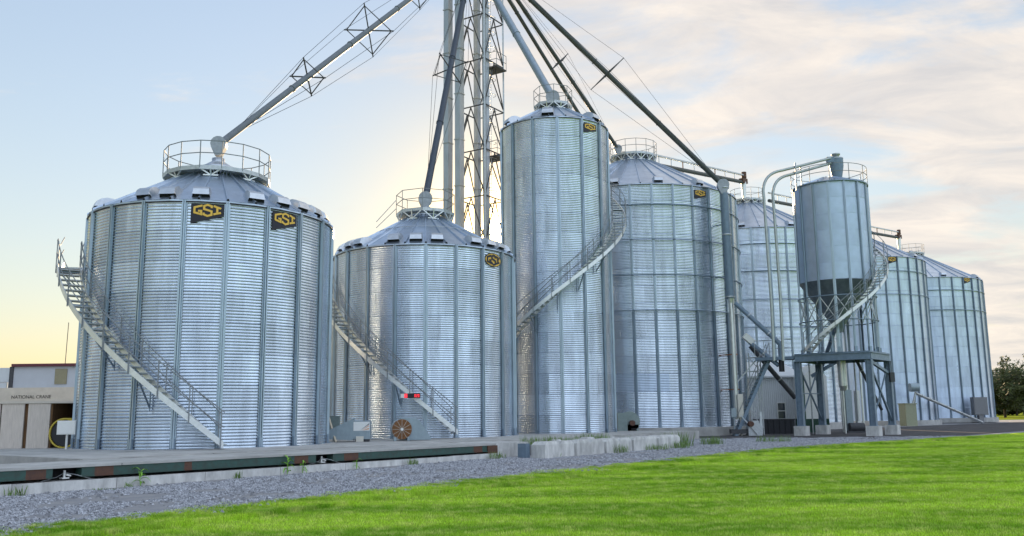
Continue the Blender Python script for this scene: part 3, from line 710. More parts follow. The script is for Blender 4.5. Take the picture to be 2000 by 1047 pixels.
for hh in (.4, .93):
    mb = MB(); mb.tube((p0.x, p0.y, DZ + hh), (p1.x, p1.y, DZ + hh), .018, 6); mb.build('guard_rail', RAIL, cw)
# load-out spout under the cone
mb = MB(); mb.tube((HC.x, HC.y, DZ - .45), (HC.x, HC.y, DZ - 2.0), .27, 14, r2=.25); mb.tube((HC.x, HC.y, DZ - 2.001), (HC.x, HC.y, DZ - 2.3), .25, 14, r2=.16)
sp0 = tag(mb.build('load_out_spout', SILVERG, None, (HC.x, HC.y, DZ - 2.3)), 'short silver filling spout hanging under the load-out frame', 'spout')

# ------------------------------------------------------------------ elevator tower and bucket elevators
TX, TY = -2.0, 57.0; g0 = gz(TX, TY); TT = 33.5
T = thing('support_tower', 'lattice steel tower with ladder and landings behind the bins', 'tower', (TX, TY, g0))
ca, sa = cos(rad(-33)), sin(rad(-33)); hw = 1.12
tc4 = [Vector((TX + (a * ca - b * sa) * hw, TY + (a * sa + b * ca) * hw)) for a, b in ((-1, -1), (1, -1), (1, 1), (-1, 1))]
for p in tc4:
    mb = MB(); mb.bar((p.x, p.y, g0), (p.x, p.y, TT), .11); mb.build('post', STEEL, T)
LV = [at(935.5, yy, TY - 1.3).z for yy in (382.6, 292, 205, 115.5, 28.6)]; BAY = (LV[-1] - LV[0]) / 4
lev = [LV[0] - BAY * k for k in (3, 2, 1)] + LV + [LV[-1] + BAY, LV[-1] + 2 * BAY]
for i, z in enumerate(lev):
    for k in range(4):
        p, q = tc4[k], tc4[(k + 1) % 4]; m_ = p.lerp(q, .5)
        mb = MB(); mb.bar((p.x, p.y, z), (q.x, q.y, z), .065); mb.build('girt', DARKSTEEL, T)
        zl = z - BAY
        if zl > g0:
            for e in (p, q):
                mb = MB(); mb.bar((m_.x, m_.y, z - .05), (e.x, e.y, zl + .05), .06); mb.build('brace', DARKSTEEL, T)
lx, ly = TX + .55, TY - .35
mb = MB(); dl = Vector((ca, sa)) * .21
for s_ in (-1, 1): mb.bar((lx + dl.x * s_, ly + dl.y * s_, g0), (lx + dl.x * s_, ly + dl.y * s_, TT), .05, .03)
z = g0 + .3
while z < TT: mb.tube((lx - dl.x, ly - dl.y, z), (lx + dl.x, ly + dl.y, z), .014, 5); z += .30
ld = mb.build('ladder', STEEL, T)
z = 4.0
while z < TT:
    mb = MB(); mb.path([(lx + .38 * sin(a) + .12, ly - .30 - .38 * cos(a) + .2, z) for a in [rad(-150 + 300 * k / 12) for k in range(13)]], .018, 5, cap=False); mb.build('cage_hoop', STEEL, ld); z += 1.1
for zl in (LV[3] - .4, LV[1] - .35):
    mb = MB(); c_ = Vector((TX + .95, TY - .25)); ux2, uy2 = Vector((ca, sa)), Vector((-sa, ca))
    mb.obox(c_, ux2, uy2, .60, .6, zl, zl + .08); pl = mb.build('landing', DARKSTEEL, T)
    mb = MB()
    for a, b in ((-1, -1), (1, -1), (1, 1), (0, -1)):
        p = c_ + ux2 * .58 * a + uy2 * .58 * b; mb.tube((p.x, p.y, zl), (p.x, p.y, zl + 1.08), .022, 6)
    for hh in (.55, 1.07):
        pp = [c_ - ux2 * .58 - uy2 * .58, c_ + ux2 * .58 - uy2 * .58, c_ + ux2 * .58 + uy2 * .58]
        for p, q in zip(pp, pp[1:]): mb.tube((p.x, p.y, zl + hh), (q.x, q.y, zl + hh), .02, 6)
    mb.build('guard_rail', RAIL, pl)
def elevator(label, cx, cy, dxy, sw, sd, zt):
    """two rectangular casings side by side with flange bands, boot and head"""
    E_ = thing('bucket_elevator', label, 'bucket elevator', (cx, cy, gz(cx, cy))); g = gz(cx, cy)
    ang = rad(-33); ax, ay = Vector((cos(ang), sin(ang))), Vector((-sin(ang), cos(ang)))
    for s_ in (-1, 1):
        c_ = Vector((cx, cy)) + dxy * s_
        mb = MB(); mb.obox(c_, ax, ay, sw, sd, g + .9, zt); cs = mb.build('casing', TRUNK, E_)
        z = LV[0] + .6 - BAY * 3
        while z < zt:
            mb = MB(); mb.obox(c_, ax, ay, sw + .045, sd + .045, z, z + .06); mb.build('flange', STEEL, cs); z += BAY
    mb = MB(); mb.obox((cx, cy), ax, ay, dxy.length + sw + .15, sd + .12, g, g + 1.2); mb.build('boot', BLUESTEEL, E_)
    mb = MB(); r = dxy.length + sw + .1
    mb.prism([(-r, 0), (r, 0), (r, .8)] + [(r * cos(rad(a)), .8 + r * sin(rad(a))) for a in range(20, 180, 20)] + [(-r, .8)], -sd - .1, sd + .1, lambda u, v, w: (cx + ax.x * u + ay.x * w, cy + ax.y * u + ay.y * w, zt - .1 + v)); h_ = mb.build('head', TRUNK, E_); fixnormals(h_)
    return E_
pA, pB = at(875, 300, TY - .6), at(897.5, 300, TY - 1.4); cAB = (pA.xy + pB.xy) / 2
elevator('bucket elevator with two broad square casings left of the lattice tower', cAB.x, cAB.y, (pB.xy - pA.xy) / 2, .20, .24, 36.5)
pA, pB = at(932.5, 300, TY - .5), at(949.5, 300, TY - 1.0); cAB = (pA.xy + pB.xy) / 2
elevator('bucket elevator with two slim casings running inside the lattice tower', cAB.x, cAB.y, (pB.xy - pA.xy) / 2, .155, .18, 38.0)
mb = MB(); mb.lathe([(.2, 0), (.9, .5), (.9, 1.3), (.5, 1.9), (.3, 2.3), (0.001, 2.31)], (TX, TY, 33.6), n=20)
tag(mb.build('grain_distributor', STEEL, None, (TX, TY, 33.6)), 'round grain distributor at the top of the lattice tower', 'distributor')

# ------------------------------------------------------------------ spouts
def spreader(root, c, axis, L_, n=4, rot=rad(20), m=DARKSTEEL, w=.055, flat=None):
    axis = axis.normalized(); a = axis.cross(Vector((0, 0, 1))).normalized(); b = a.cross(axis).normalized(); mb = MB(); tips = []
    for k in range(n):
        t = rot + 2 * pi * k / n; d = a * cos(t) * (flat[0] if flat else 1) + b * sin(t) * (flat[1] if flat else 1); tip = c + d * L_; tips.append(tip); mb.bar(c, tip, w)
    for k in range(n): mb.bar(c.lerp(tips[k], .90), c.lerp(tips[(k + 1) % n], .90), w * .7)
    mb.build('spreader_frame', m, root); return tips
def spout(label, p_low, p_high, r, m, frames=(), head=.38, n=10, cable=.011, band=True, flat=None):
    p_low, p_high = Vector(p_low), Vector(p_high); S = thing('grain_spout', label, 'grain spout', p_low); ax = (p_high - p_low)
    mb = MB(); mb.tube(p_low, p_high, r, n); mb.build('tube', m, S)
    if band:
        L_ = ax.length; k = 1
        mb = MB()
        while k * 6.0 < L_: c = p_low + ax.normalized() * k * 6.0; mb.tube(c - ax.normalized() * .04, c + ax.normalized() * .04, r + .03, n); k += 1
        mb.build('flange', m, S)
    if head:   # round cushion box with a funnel below
        c = p_low; d = Vector((1 if ax.x > 0 else -1, .12, 0)).normalized(); sd_ = Vector((d.y, -d.x, 0)); hw_ = head * .62; mb = MB(); N_ = 14
        out = [(head * cos(2 * pi * k / N_), head * sin(2 * pi * k / N_)) for k in range(N_)]
        poly = [p for p in out if p[1] > -head * .45]; poly.sort(key=lambda p: (math.atan2(p[1], p[0]) + pi / 2) % (2 * pi)); poly += [(-head * .40, -head * 1.55), (head * .40, -head * 1.55)]
        mb.prism(poly, -hw_, hw_, lambda u, v, w: c + d * u + sd_ * w + Vector((0, 0, v))); h_ = mb.build('cushion_box', CUSH, S); fixnormals(h_)
    alltips = []
    for t, L_, rot in frames: alltips.append(spreader(S, p_low + ax * t, ax, L_, rot=rot, flat=flat))
    if frames:
        a = p_low + ax * .03; b = p_high
        for k in range(len(alltips[0])):
            mb = MB(); mb.path([a] + [t[k] for t in alltips] + [b], cable, 4, cap=False); mb.build('stay_cable', CABLE, S)
    return S
TOPP = lambda px, py: at(px, py, TY - 1.0)
pk = lambda S, H, R, rp, dz: Vector((S.location.x, S.location.y, S.location.z + H + (R + .07 - rp) * TAN30 + dz))
k1 = pk(S1, 8.53, 4.56, .72, 1.15)
spout('long dark spout with square stay frames running to the left bin', k1, TOPP(925, -97), .145, mat('spout_grey', (.17, .19, .215), .6, .15, var=.2, nscale=3), frames=((.241, .96, rad(-12)), (.459, 1.46, rad(-12)), (.679, 1.0, rad(-12))), head=.31)
k2 = pk(S2, 8.86, 4.56, .72, .98)
spout('steep dark spout dropping to the squat bin with oval logo', k2, TOPP(917, -62), .185, mat('navy_spout', (.06, .075, .105), .5, .2, var=.2), frames=((.498, 1.25, rad(20)),), head=.36)
k3 = pk(S3, 17.75, 3.19, .6, .72)
spout('thick blue grey spout dropping to the tall narrow bin', k3, TOPP(937, -58), .235, mat('spout_blue_grey', (.30, .36, .42), .4, .6, var=.15, nscale=3), head=.42, n=12)
k4 = pk(S4, 15.87, 7.29, .95, .55); k4 = at(1207, 291, k4.y - .9)
spout('dark spout passing behind the tall bin to the very wide bin', k4, TOPP(952, -87), .14, SPOUTG, frames=((.469, 1.2, rad(88)),), head=.30, flat=(.30, 1.0))
k5 = at(1182, 306, 62.5)
spout('slim dark spout ending behind the top of the tall narrow bin', k5, TOPP(945, -80), .13, SPOUTG, head=.30)
k6 = at(1412, 362, 57.6)
spout('longest dark green spout with stay frame, crossing the sky to the right', k6, TOPP(975, -60), .175, SPOUTG, frames=((.513, 1.65, rad(88)),), head=.40, flat=(.30, 1.0))

# drop pipe down the right side of the very wide bin
mb = MB(); base = at(1455, 836, 57.9); DP = thing('drop_pipe', 'vertical grey pipe clamped to the right side of the very wide bin', 'pipe', (k6.x, k6.y, gz(14, 57)))
pA = Vector((k6.x + .05, k6.y, k6.z - .55)); pB = Vector((k6.x + .12, k6.y, 9.0))
mb.tube(pA, pB, .27, 14); mb.build('upper_pipe', BLUESTEEL, DP)
mb = MB(); mb.tube((pB.x + .02, pB.y, 9.0), (pB.x + .02, pB.y, 1.2), .17, 12); mb.build('lower_pipe', SILVERG, DP)
for z in (9.05, 13.2, 16.4):
    mb = MB(); mb.lathe([(.30, 0), (.33, .05), (.30, .1)], (pB.x - .04, pB.y, z), n=16); mb.build('clamp', STEEL, DP)
for z in (5.35, 3.1, 14.0, 10.5):
    mb = MB(); mb.bar((pB.x - .1, pB.y + .1, z), (pB.x - 1.5, pB.y + 1.5, z), .07); mb.bar((pB.x + .25, pB.y - .05, z), (pB.x - .2, pB.y - .05, z), .08); mb.build('bracket', ORANGE if z < 8 else COLD, DP)
mb = MB(); mb.tube((pB.x + .02, pB.y, 9.2), (pB.x + .02, pB.y, 8.7), .24, 14, r2=.17); mb.build('reducer', SILVERG, DP)

# ------------------------------------------------------------------ roof conveyors
def conveyor(label, p, q, drive=True, r=.16):
    p, q = Vector(p), Vector(q); C_ = thing('roof_conveyor', label, 'conveyor', p); d = (q - p).normalized(); up = Vector((0, 0, 1))
    mb = MB(); mb.tube(p, q, r, 10); mb.build('tube', SPOUTG, C_)
    mb = MB(); mb.bar(p + up * .75, q + up * .75 * .9, .16, .12); mb.build('walk_rail', STEEL, C_)
    L_ = (q - p).length; n = int(L_ / 2.2)
    for k in range(1, n + 1):
        c = p + d * (L_ * k / (n + 1)); mb = MB(); mb.bar(c - up * .2, c + up * .74, .07); mb.build('hanger', ORANGE if k % 3 == 0 else STEEL, C_)
    if drive:
        mb = MB(); mb.bar(q - d * .5 + up * .1, q + d * .5 + up * .1, .42, .45); mb.tube(q + d * .2 + up * .4, q + d * .2 + up * .95, .22, 10); mb.build('drive_head', RUSTP, C_)
        mb = MB(); mb.tube(q, q - up * 1.5, .24, 10, r2=.15); mb.build('drop_spout', WHITESTEEL, C_)
    return C_
k5p = pk(S5, 16.13, 7.29, .95, 1.6)
conveyor('roof conveyor bridging from the very wide bin to the half hidden bin', at(1262, 318, 63), at(1452, 356, 77.3))
conveyor('roof conveyor leaving the half hidden bin towards the raised hopper', at(1502, 392, 79.5), at(1640, 418, 93.5), drive=False)
conveyor('roof conveyor ending over the farthest bin', at(1668, 449, 95), at(1755, 464, 104))
mb = MB()

# pneumatic pipes and cyclone on the hopper bin
def pipe(label, pts, r):
    return tag(MB().path(pts, r, 10).build('blower_pipe', SILVERG_G, None, pts[0]), label, 'pipe')
SILVERG_G = mat('grey_green_pipe', (.42, .46, .45), .38, .7, var=.2, nscale=4)
def arc_pts(a, b, c, n=10):
    a, b, c = Vector(a), Vector(b), Vector(c); return [a.lerp(b, t).lerp(b.lerp(c, t), t) for t in [i / n for i in range(n + 1)]]
yd = 53.4
P1 = [at(1512, 705, yd), at(1507, 598, yd), at(1498, 470, yd), at(1492, 386, yd)] + arc_pts(at(1490.5, 372, yd), at(1492, 338, yd), at(1527, 333, yd + .4), 8) + [at(1575, 321, yd + 1.0), at(1622, 309, yd + 1.7)]
pipe('outer blower pipe rising past the hopper bin and curving to its cyclone', P1, .088)
P2 = [at(1530, 705, yd + .3), at(1524, 580, yd + .3), at(1514, 440, yd + .3)] + arc_pts(at(1509.5, 382, yd + .3), at(1509, 348, yd + .3), at(1540, 342, yd + .6), 8) + [at(1580, 331, yd + 1.1), at(1622, 319, yd + 1.7)]
pipe('inner blower pipe rising past the hopper bin and curving to its cyclone', P2, .088)
cy_ = at(1634, 330, HC.y - .3); zt_ = at(1634, 301, HC.y - .3).z; CYC = thing('cyclone', 'tapered steel cyclone on top of the raised hopper bin', 'cyclone', (cy_.x, cy_.y, wz1 + .3))
mb = MB(); mb.lathe([(.23, wz1 + .1), (.25, wz1 + .35), (.44, zt_ - .85), (.44, zt_ - .3)], (cy_.x, cy_.y, 0), n=18); mb.build('cone', BLUESTEEL, CYC)
mb = MB(); mb.lathe([(.001, zt_ - .28), (.45, zt_ - .3), (.45, zt_ - .36)], (cy_.x, cy_.y, 0), n=18); mb.lathe([(.2, zt_ - .3), (.2, zt_ - .1), (.28, zt_ - .08), (.28, zt_), (.001, zt_ + .03)], (cy_.x, cy_.y, 0), n=14); mb.build('cap', STEEL, CYC)
mb = MB(); mb.obox((cy_.x - .42, cy_.y - .25), Vector((1, 0)), Vector((0, 1)), .28, .12, zt_ - .62, zt_ - .28); mb.build('inlet', BLUESTEEL, CYC)
mb = MB(); mb.tube(at(1556, 372, yd + .6), at(1553, 318, yd + .6), .05, 6); mb.tube(at(1566, 362, yd + 1.0), at(1563, 322, yd + 1.0), .04, 6); tag(mb.build('pipe_support', STEEL, None, at(1556, 372, yd + .6)), 'pair of thin posts propping the curved blower pipes', 'pipe support')

# ------------------------------------------------------------------ truck scale, approach slab, block wall
SCL = thing('truck_scale', 'long truck scale with concrete deck and faded green side beam', 'truck scale', sn(-22, -1.5, 0))
secs = [-22.5, -15.6, -8.1, .2]
secs = [-24.0, -14.2, -6.0, 0.2]
for a, b in zip(secs, secs[1:]):
    mb = MB(); sn_box(mb, a + .012, b - .012, -2.18, .03, .56, .62); o = mb.build('deck_slab', CONC, SCL); fixnormals(o)
beams = [(-24, -16.55, 'G'), (-16.55, -15.6, 'R'), (-15.6, -15.18, 'G'), (-13.95, -13.35, 'G'), (-13.35, -12.5, 'R'), (-12.5, -5.95, 'G'), (-4.0, -3.3, 'R')]
# pockets at about x = 103..159 px and 617..650 px
def s_at(px, py, z=.5):
    best = None
    for i in range(4000):
        s_ = -24 + i * .007; p = sn(s_, 0, z)
        x, y, zz_ = p.x, p.y, p.z - EYE
        d = y * cos(PIT) + zz_ * sin(PIT); X = F * x / d; Yv = F * (-y * sin(PIT) + zz_ * cos(PIT)) / d; q = 1000 + X * cos(ROL) + Yv * sin(ROL)
        if q >= px: return s_
    return 0
cuts = [(-24.0, 'G'), (s_at(50, 0), 'R'), (s_at(90, 0), 'G'), (s_at(103, 0), 'P'), (s_at(159, 0), 'G'), (s_at(185, 0), 'R'), (s_at(222, 0), 'G'), (s_at(360, 0), 'R'), (s_at(375, 0), 'G'), (s_at(575, 0), 'R'), (s_at(602, 0), 'G'),
        (s_at(617, 0), 'P'), (s_at(650, 0), 'G'), (s_at(672, 0), 'R'), (s_at(700, 0), 'G'), (s_at(925, 0), 'R'), (s_at(942, 0), 'G'), (0.0, 'E')]
for (a, k), (b, _) in zip(cuts, cuts[1:]):
    mb = MB()
    if k == 'P':
        sn_box(mb, a, b, -.42, -.40, .33, .558); sn_box(mb, a + .001, b - .001, -.40, .0, .545, .558); o = mb.build('pocket', BLACK, SCL); fixnormals(o)
        c = (a + b) / 2; mb = MB(); mb.tube(sn(c, -.14, .33), sn(c, -.14, .50), .03, 8); mb.tube(sn(c + .03, -.1, .40), sn(c + .13, -.1, .37), .025, 8); sn_box(mb, c - .08, c + .08, -.22, -.05, .31, .335); mb.build('load_cell', WHITEP, SCL)
        mb = MB(); mb.path([sn(c, -.12, .45), sn(c + .25, .02, .38), sn(c + .55, .02, .28), sn(c + .7, -.05, .26)], .006, 5); mb.path([sn(c, -.12, .45), sn(c - .25, .02, .36), sn(c - .6, .02, .28)], .006, 5); mb.build('cable', STEEL, SCL)
    else:
        sn_box(mb, a, b, -.30, 0, .345, .558); sn_box(mb, a, b, -.12, .035, .335, .352); o = mb.build('side_beam', RUSTP if k == 'R' else GREENP, SCL); fixnormals(o)
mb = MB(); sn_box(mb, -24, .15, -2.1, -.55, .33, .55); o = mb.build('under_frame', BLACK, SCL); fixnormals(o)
mb = MB()
a = -24.0
while a < .2:   # cast sections with open joints
    b = min(.3, a + 2.42); sn_box(mb, a + .008, b - .008, -2.15, .06, -.15, .262 + random.uniform(-.008, .008)); a = b
o = mb.build('foundation_wall', CONCW, SCL); fixnormals(o)
mb = MB(); sn_box(mb, -.25, .3, -.5, .045, .26, .555); o = mb.build('rusty_end_plate', RUSTP, SCL); fixnormals(o)
AP = mb = MB(); sn_box(mb, .22, 2.28, -2.18, .03, -.15, .625); o = mb.build('approach_slab', CONCW, None, sn(1.2, -1.5, 0)); fixnormals(o); tag(o, 'tan concrete approach ramp end between scale and block wall', 'concrete slab')
BW = thing('block_wall', 'low retaining wall of pale concrete blocks with bumpy tops', 'block wall', sn(5, 1.4, 0))
mb = MB(); L_, Wd, Hh = 1.93, .62, .60; ch = .04
mb.box((0.012, -Wd, -.25), (L_ - .02, 0, Hh - .06))
top = []
for h0 in (0.02, .5, ):
    pass
for x0, x1 in ((.03, .92), (1.0, 1.89)):
    a = [(x0, 0, Hh - .0599), (x1, 0, Hh - .0599), (x1, -Wd, Hh - .0599), (x0, -Wd, Hh - .0599)]; b = [(x0 + .16, -.03, Hh + .05), (x1 - .16, -.03, Hh + .05), (x1 - .16, -Wd + .03, Hh + .05), (x0 + .16, -Wd + .03, Hh + .05)]
    mb.add(a + b, [(0, 4, 5, 1), (1, 5, 6, 2), (2, 6, 7, 3), (3, 7, 4, 0), (4, 7, 6, 5)])
bme = mb.mesh('block', CONCW); ang = math.atan2(U.y, U.x)
for k in range(5):
    s_ = .68 + 1.945 * k; p = sn(s_, 1.32 + .08 * k, gz(2, 35) - .08 + .012 * k + random.uniform(-.012, .012)); o = inst('block', bme, BW, ang + random.uniform(-.012, .012)); o.location = p - BW.location
    fixnormals(o) if k == 0 else None
# block meshes are modelled with -y as the lawn side; turn the row so that side faces the lawn
o = MB(); sn_box(o, .42, .66, .9, 1.28, -.1, .62); o = o.build('steel_channel_post', BLUESTEEL, None, sn(.5, 1.1, 0)); fixnormals(o); tag(o, 'short grey steel post at the near end of the block wall', 'post')

# ------------------------------------------------------------------ fans and boxes by the bins
def disc_grille(root, c, r, d, m, spokes=12):
    """round guard: rings and spokes, facing direction d (unit, horizontal)"""
    d = Vector(d).normalized(); a = Vector((-d.y, d.x, 0)); up = Vector((0, 0, 1)); mb = MB()
    for rr in [r * k / 9 for k in range(2, 10)]:
        mb.path([c + a * rr * cos(2 * pi * k / 28) + up * rr * sin(2 * pi * k / 28) for k in range(28)], .011, 4, closed=True)
    o = mb.build('grille', m, root)
    mb = MB()
    for k in range(spokes): t = 2 * pi * k / spokes; mb.bar(c + d * .02, c + d * .02 + (a * cos(t) + up * sin(t)) * r, .012)
    mb.build('grille_spokes', CREAM, root)
    mb = MB(); mb.path([c + d * .03, c + d * .06], .06, 12); mb.build('hub', WHITEP, root)
pad = .645
f2 = at(785, 841, 37.5); FN2 = thing('aeration_fan', 'round bin fan with rusty orange grille facing the lawn', 'fan', (f2.x, f2.y, pad))
d2 = Vector((.22, -.975, 0)); s2 = Vector((d2.y * -1, d2.x, 0)); s2 = Vector((.975, .22, 0))
c2 = Vector((f2.x, f2.y, pad + .47))
disc_grille(FN2, c2, .40, d2, RUST)
mb = MB(); mb.path([c2 - d2 * .02, c2 - d2 * .75], .42, 28, cap=False); mb.build('fan_ring', FANP, FN2)
mb = MB(); mb.path([c2 - d2 * .06, c2 - d2 * .065], .40, 28); mb.build('back_mesh', mat('dark_rust', (.30, .14, .06), .8, 0, var=.4, nscale=20), FN2)  # solid disc in darker rust behind the grille
mb = MB(); q = c2 - d2 * .45 + s2 * .30
mb.obox(q.xy, s2.xy, d2.xy, .34, .22, pad + .02, pad + .93); mb.build('housing', FANP, FN2)
mb = MB(); q0 = c2 - d2 * .5 + s2 * .64
prof = [(0, pad + .02), (.62, pad + .02), (.62, pad + .10), (.10, pad + .86), (0, pad + .86)]
mb.prism(prof, -.22, .22, lambda u, v, w: (q0.x + s2.x * u + d2.x * w, q0.y + s2.y * u + d2.y * w, v)); o = mb.build('transition', FANP, FN2); fixnormals(o)
mb = MB(); mb.obox((c2 - d2 * .1 - s2 * .28).xy, s2.xy, d2.xy, .05, .12, pad + .001, pad + .16); mb.obox((c2 - d2 * .1 + s2 * .28).xy, s2.xy, d2.xy, .05, .12, pad + .001, pad + .16); mb.build('foot', FANP, FN2)
f1 = at(700, 843, 37.2); FN1 = thing('centrifugal_fan', 'boxy grey bin fan with sloping duct and white swoosh label', 'fan', (f1.x, f1.y, pad))
e1 = Vector((1, .08, 0)); e1.normalize(); w1 = Vector((-e1.y, e1.x, 0))
def fl(u, v, w): return (f1.x + e1.x * u + w1.x * w, f1.y + e1.y * u + w1.y * w, pad + v)
mb = MB(); mb.prism([(-.18, .10), (.50, .10), (.50, .84), (-.18, .84)], -.36, .36, fl); o = mb.build('housing', FANP, FN1); fixnormals(o)
mb = MB(); mb.prism([(-1.28, .12), (-.181, .06), (-.181, .95), (-1.28, .42)], -.38, .38, fl); o = mb.build('duct', FANP, FN1); fixnormals(o)
mb = MB(); mb.prism([(-1.6, .12), (-1.281, .12), (-1.281, .40), (-1.6, .36)], -.30, .30, fl); o = mb.build('duct_collar', STEEL, FN1); fixnormals(o)
mb = MB(); mb.prism([(-.17, .44), (.49, .44), (.49, .80), (-.17, .80)], -.372, -.362, fl); lab = mb.build('label_plate', WHITEP, FN1); fixnormals(lab)
mb = MB(); mb.prism([(.10, .45), (.47, .70), (.47, .74)], -.376, -.3725, fl); o = mb.build('black_swoosh', BLACKP, lab); fixnormals(o)
mb = MB(); mb.prism([(.16, .45), (.46, .62), (.46, .66)], -.376, -.3725, fl); mb.prism([(.20, .45), (.46, .50), (.46, .55)], -.376, -.3725, fl); o = mb.build('orange_swoosh', mat('orange_print', (.75, .30, .08), .5), lab); fixnormals(o)
mb = MB(); mb.prism([(-.05, .0), (.25, .0), (.25, .22), (-.05, .22)], -.50, -.40, fl); o = mb.build('control_box', CREAM, FN1); fixnormals(o)
mb = MB(); mb.prism([(-.1, -.0), (.45, -.0), (.45, .099), (-.1, .099)], -.30, .30, fl); o = mb.build('skid', DARKSTEEL, FN1); fixnormals(o)
q = at(652, 827, 38.4)
mb = MB(); mb.box((q.x - .25, q.y - .12, pad + .45), (q.x + .25, q.y + .12, pad + 1.02)); mb.box((q.x - .27, q.y - .14, pad + 1.02), (q.x + .27, q.y + .14, pad + 1.05)); mb.box((q.x - .03, q.y - .03, pad), (q.x + .03, q.y + .03, pad + .45))
tag(mb.build('electrical_box', FANG, None, (q.x, q.y, pad)), 'grey electrical box on a post behind the boxy fan', 'electrical box')
q0, q1 = at(656, 866, 36.6), at(641, 812, 37.4)
tag(MB().bar((q0.x, q0.y, pad), q1, .07, .07).build('timber_prop', TAN, None, (q0.x, q0.y, pad)), 'leaning tan timber prop in front of the boxy fan', 'timber')
# fan of the very wide bin
q = at(1226, 825, 53.2); FN3 = thing('centrifugal_fan', 'grey green bin fan with brown motor at foot of very wide bin', 'fan', (q.x, q.y, .5)); zb_ = .5
mb = MB(); mb.box((q.x - .62, q.y - .3, zb_), (q.x - .05, q.y + .5, zb_ + 1.2)); mb.build('duct', FANG, FN3)
mb = MB(); mb.lathe([(.0, -.2), (.60, -.2), (.60, .2), (.0, .2)], n=20); 
mb2 = MB(); mb2.v = [(q.x + .12 + v[0], q.y + .1 + v[2], zb_ + .68 + v[1]) for v in mb.v]; mb2.f = mb.f; mb2.mi = mb.mi; mb2.sm = [False] * len(mb.f); o = mb2.build('scroll', FANG, FN3); fixnormals(o)
mb = MB(); mb.box((q.x - .04, q.y - .1, zb_), (q.x + .62, q.y + .3, zb_ + .5)); mb.build('outlet', FANG, FN3)
mb = MB(); mb.path([(q.x + .22, q.y - .11, zb_ + .60), (q.x + .22, q.y - .55, zb_ + .60)], .16, 14); mb.build('motor', RUSTP, FN3)
mb = MB(); mb.box((q.x + .18, q.y - .125, zb_ + .08), (q.x + .50, q.y - .102, zb_ + .30)); mb.build('hatch', BLACK, FN3)

# scale read-out hung on the stair
q = at(802, 773, 38.75); LED = thing('scale_display', 'small red digit scale display mounted on the stair stringer', 'display', (q.x, q.y, q.z - .1))
mb = MB(); mb.box((q.x - .27, q.y - .05, q.z - .10), (q.x + .42, q.y + .06, q.z + .10)); mb.build('case', BLACKP, LED)
mb = MB(); mb.box((q.x - .43, q.y - .05, q.z - .09), (q.x - .272, q.y + .04, q.z + .09)); mb.build('junction_box', WHITEP, LED)
mb = MB(); mb.box((q.x - .26, q.y - .06, q.z - .085), (q.x - .14, q.y - .0505, q.z + .085)); mb.build('status_lamp', REDLED, LED)
SEG = {'0': 'abcdef', '2': 'abged', '8': 'abcdefg', '4': 'fgbc', '6': 'afgedc'}
def digit(x, ch, w=.055, h=.125):
    z0_, y_ = q.z - h / 2, q.y - .053; t = .016; mb = MB()
    S_ = {'a': ((x, z0_ + h - t), (x + w, z0_ + h)), 'g': ((x, z0_ + h / 2 - t / 2), (x + w, z0_ + h / 2 + t / 2)), 'd': ((x, z0_), (x + w, z0_ + t)),
          'f': ((x, z0_ + h / 2), (x + t, z0_ + h)), 'e': ((x, z0_), (x + t, z0_ + h / 2)), 'b': ((x + w - t, z0_ + h / 2), (x + w, z0_ + h)), 'c': ((x + w - t, z0_), (x + w, z0_ + h / 2))}
    for i, s_ in enumerate(SEG[ch]): (a, b), (c, d) = S_[s_]; mb.box((a, y_ - .002 - .0005 * i, b), (c, y_ + .001, d))
    mb.build('digit', REDLED, LED)
digit(q.x + .17, '0'); digit(q.x + .25, '2'); digit(q.x + .33, '0')

# ------------------------------------------------------------------ left edge: shed, crane boom, white building
gs = gz(-17, 33)
SH = thing('wooden_shed', 'low weathered plywood shed with an open bay at the left edge', 'shed', (-18, 33.3, gs))
xl, xr = at(-60, 850, 33).x, at(149, 850, 33).x; zt_ = at(60, 787, 33).z
mb = MB(); mb.box((xl, 33.05, zt_ - .02), (xr + .1, 35.2, zt_ + .07)); mb.build('roof', mat('pale_fascia', (.60, .55, .48), .7), SH)
mb = MB(); mb.box((xl, 35.0, gs), (xr + .05, 35.1, zt_ - .021)); mb.build('back_wall', WOODIN, SH)
mb = MB(); mb.box((at(93, 850, 33).x - .04, 33.16, gs), (at(93, 850, 33).x + .04, 34.99, zt_ - .021)); mb.build('partition', WOODIN, SH)
mb = MB(); mb.box((xl, 33.2, gs), (at(93, 850, 33).x - .05, 33.28, zt_ - .021)); mb.build('front_wall', WOODIN, SH)
for a, b in ((-52, -6), (-3, 41), (49, 92)):
    mb = MB(); mb.box((at(a, 850, 33).x, 33.09, gs + .02), (at(b, 850, 33).x, 33.15, zt_ - .03)); mb.build('plywood_door', PLY, SH)
hr = at(129, 846, 33.0); HRL = thing('hose_reel', 'yellow rimmed hose reel inside the open bay of the shed', 'hose reel', (hr.x, hr.y, gs))
for dy in (-.16, .16):
    mb = MB(); mb.path([(hr.x + .52 * cos(2 * pi * k / 30), hr.y + dy, hr.z + .52 * sin(2 * pi * k / 30)) for k in range(30)], .035, 6, closed=True); mb.build('rim', YELLOW, HRL)
mb = MB(); mb.path([(hr.x, hr.y - .14, hr.z), (hr.x, hr.y + .14, hr.z)], .47, 24); mb.build('hose_coil', BLACKP, HRL)
mb = MB(); mb.bar((hr.x - .3, hr.y + .1, gs), (hr.x, hr.y + .1, hr.z), .06); mb.bar((hr.x + .3, hr.y + .1, gs), (hr.x, hr.y + .1, hr.z), .06); mb.bar((hr.x - .4, hr.y - .22, gs + .35), (hr.x + .35, hr.y - .22, gs + .25), .07); mb.build('stand', WOODIN, HRL)
q = at(133, 835, 31.6)
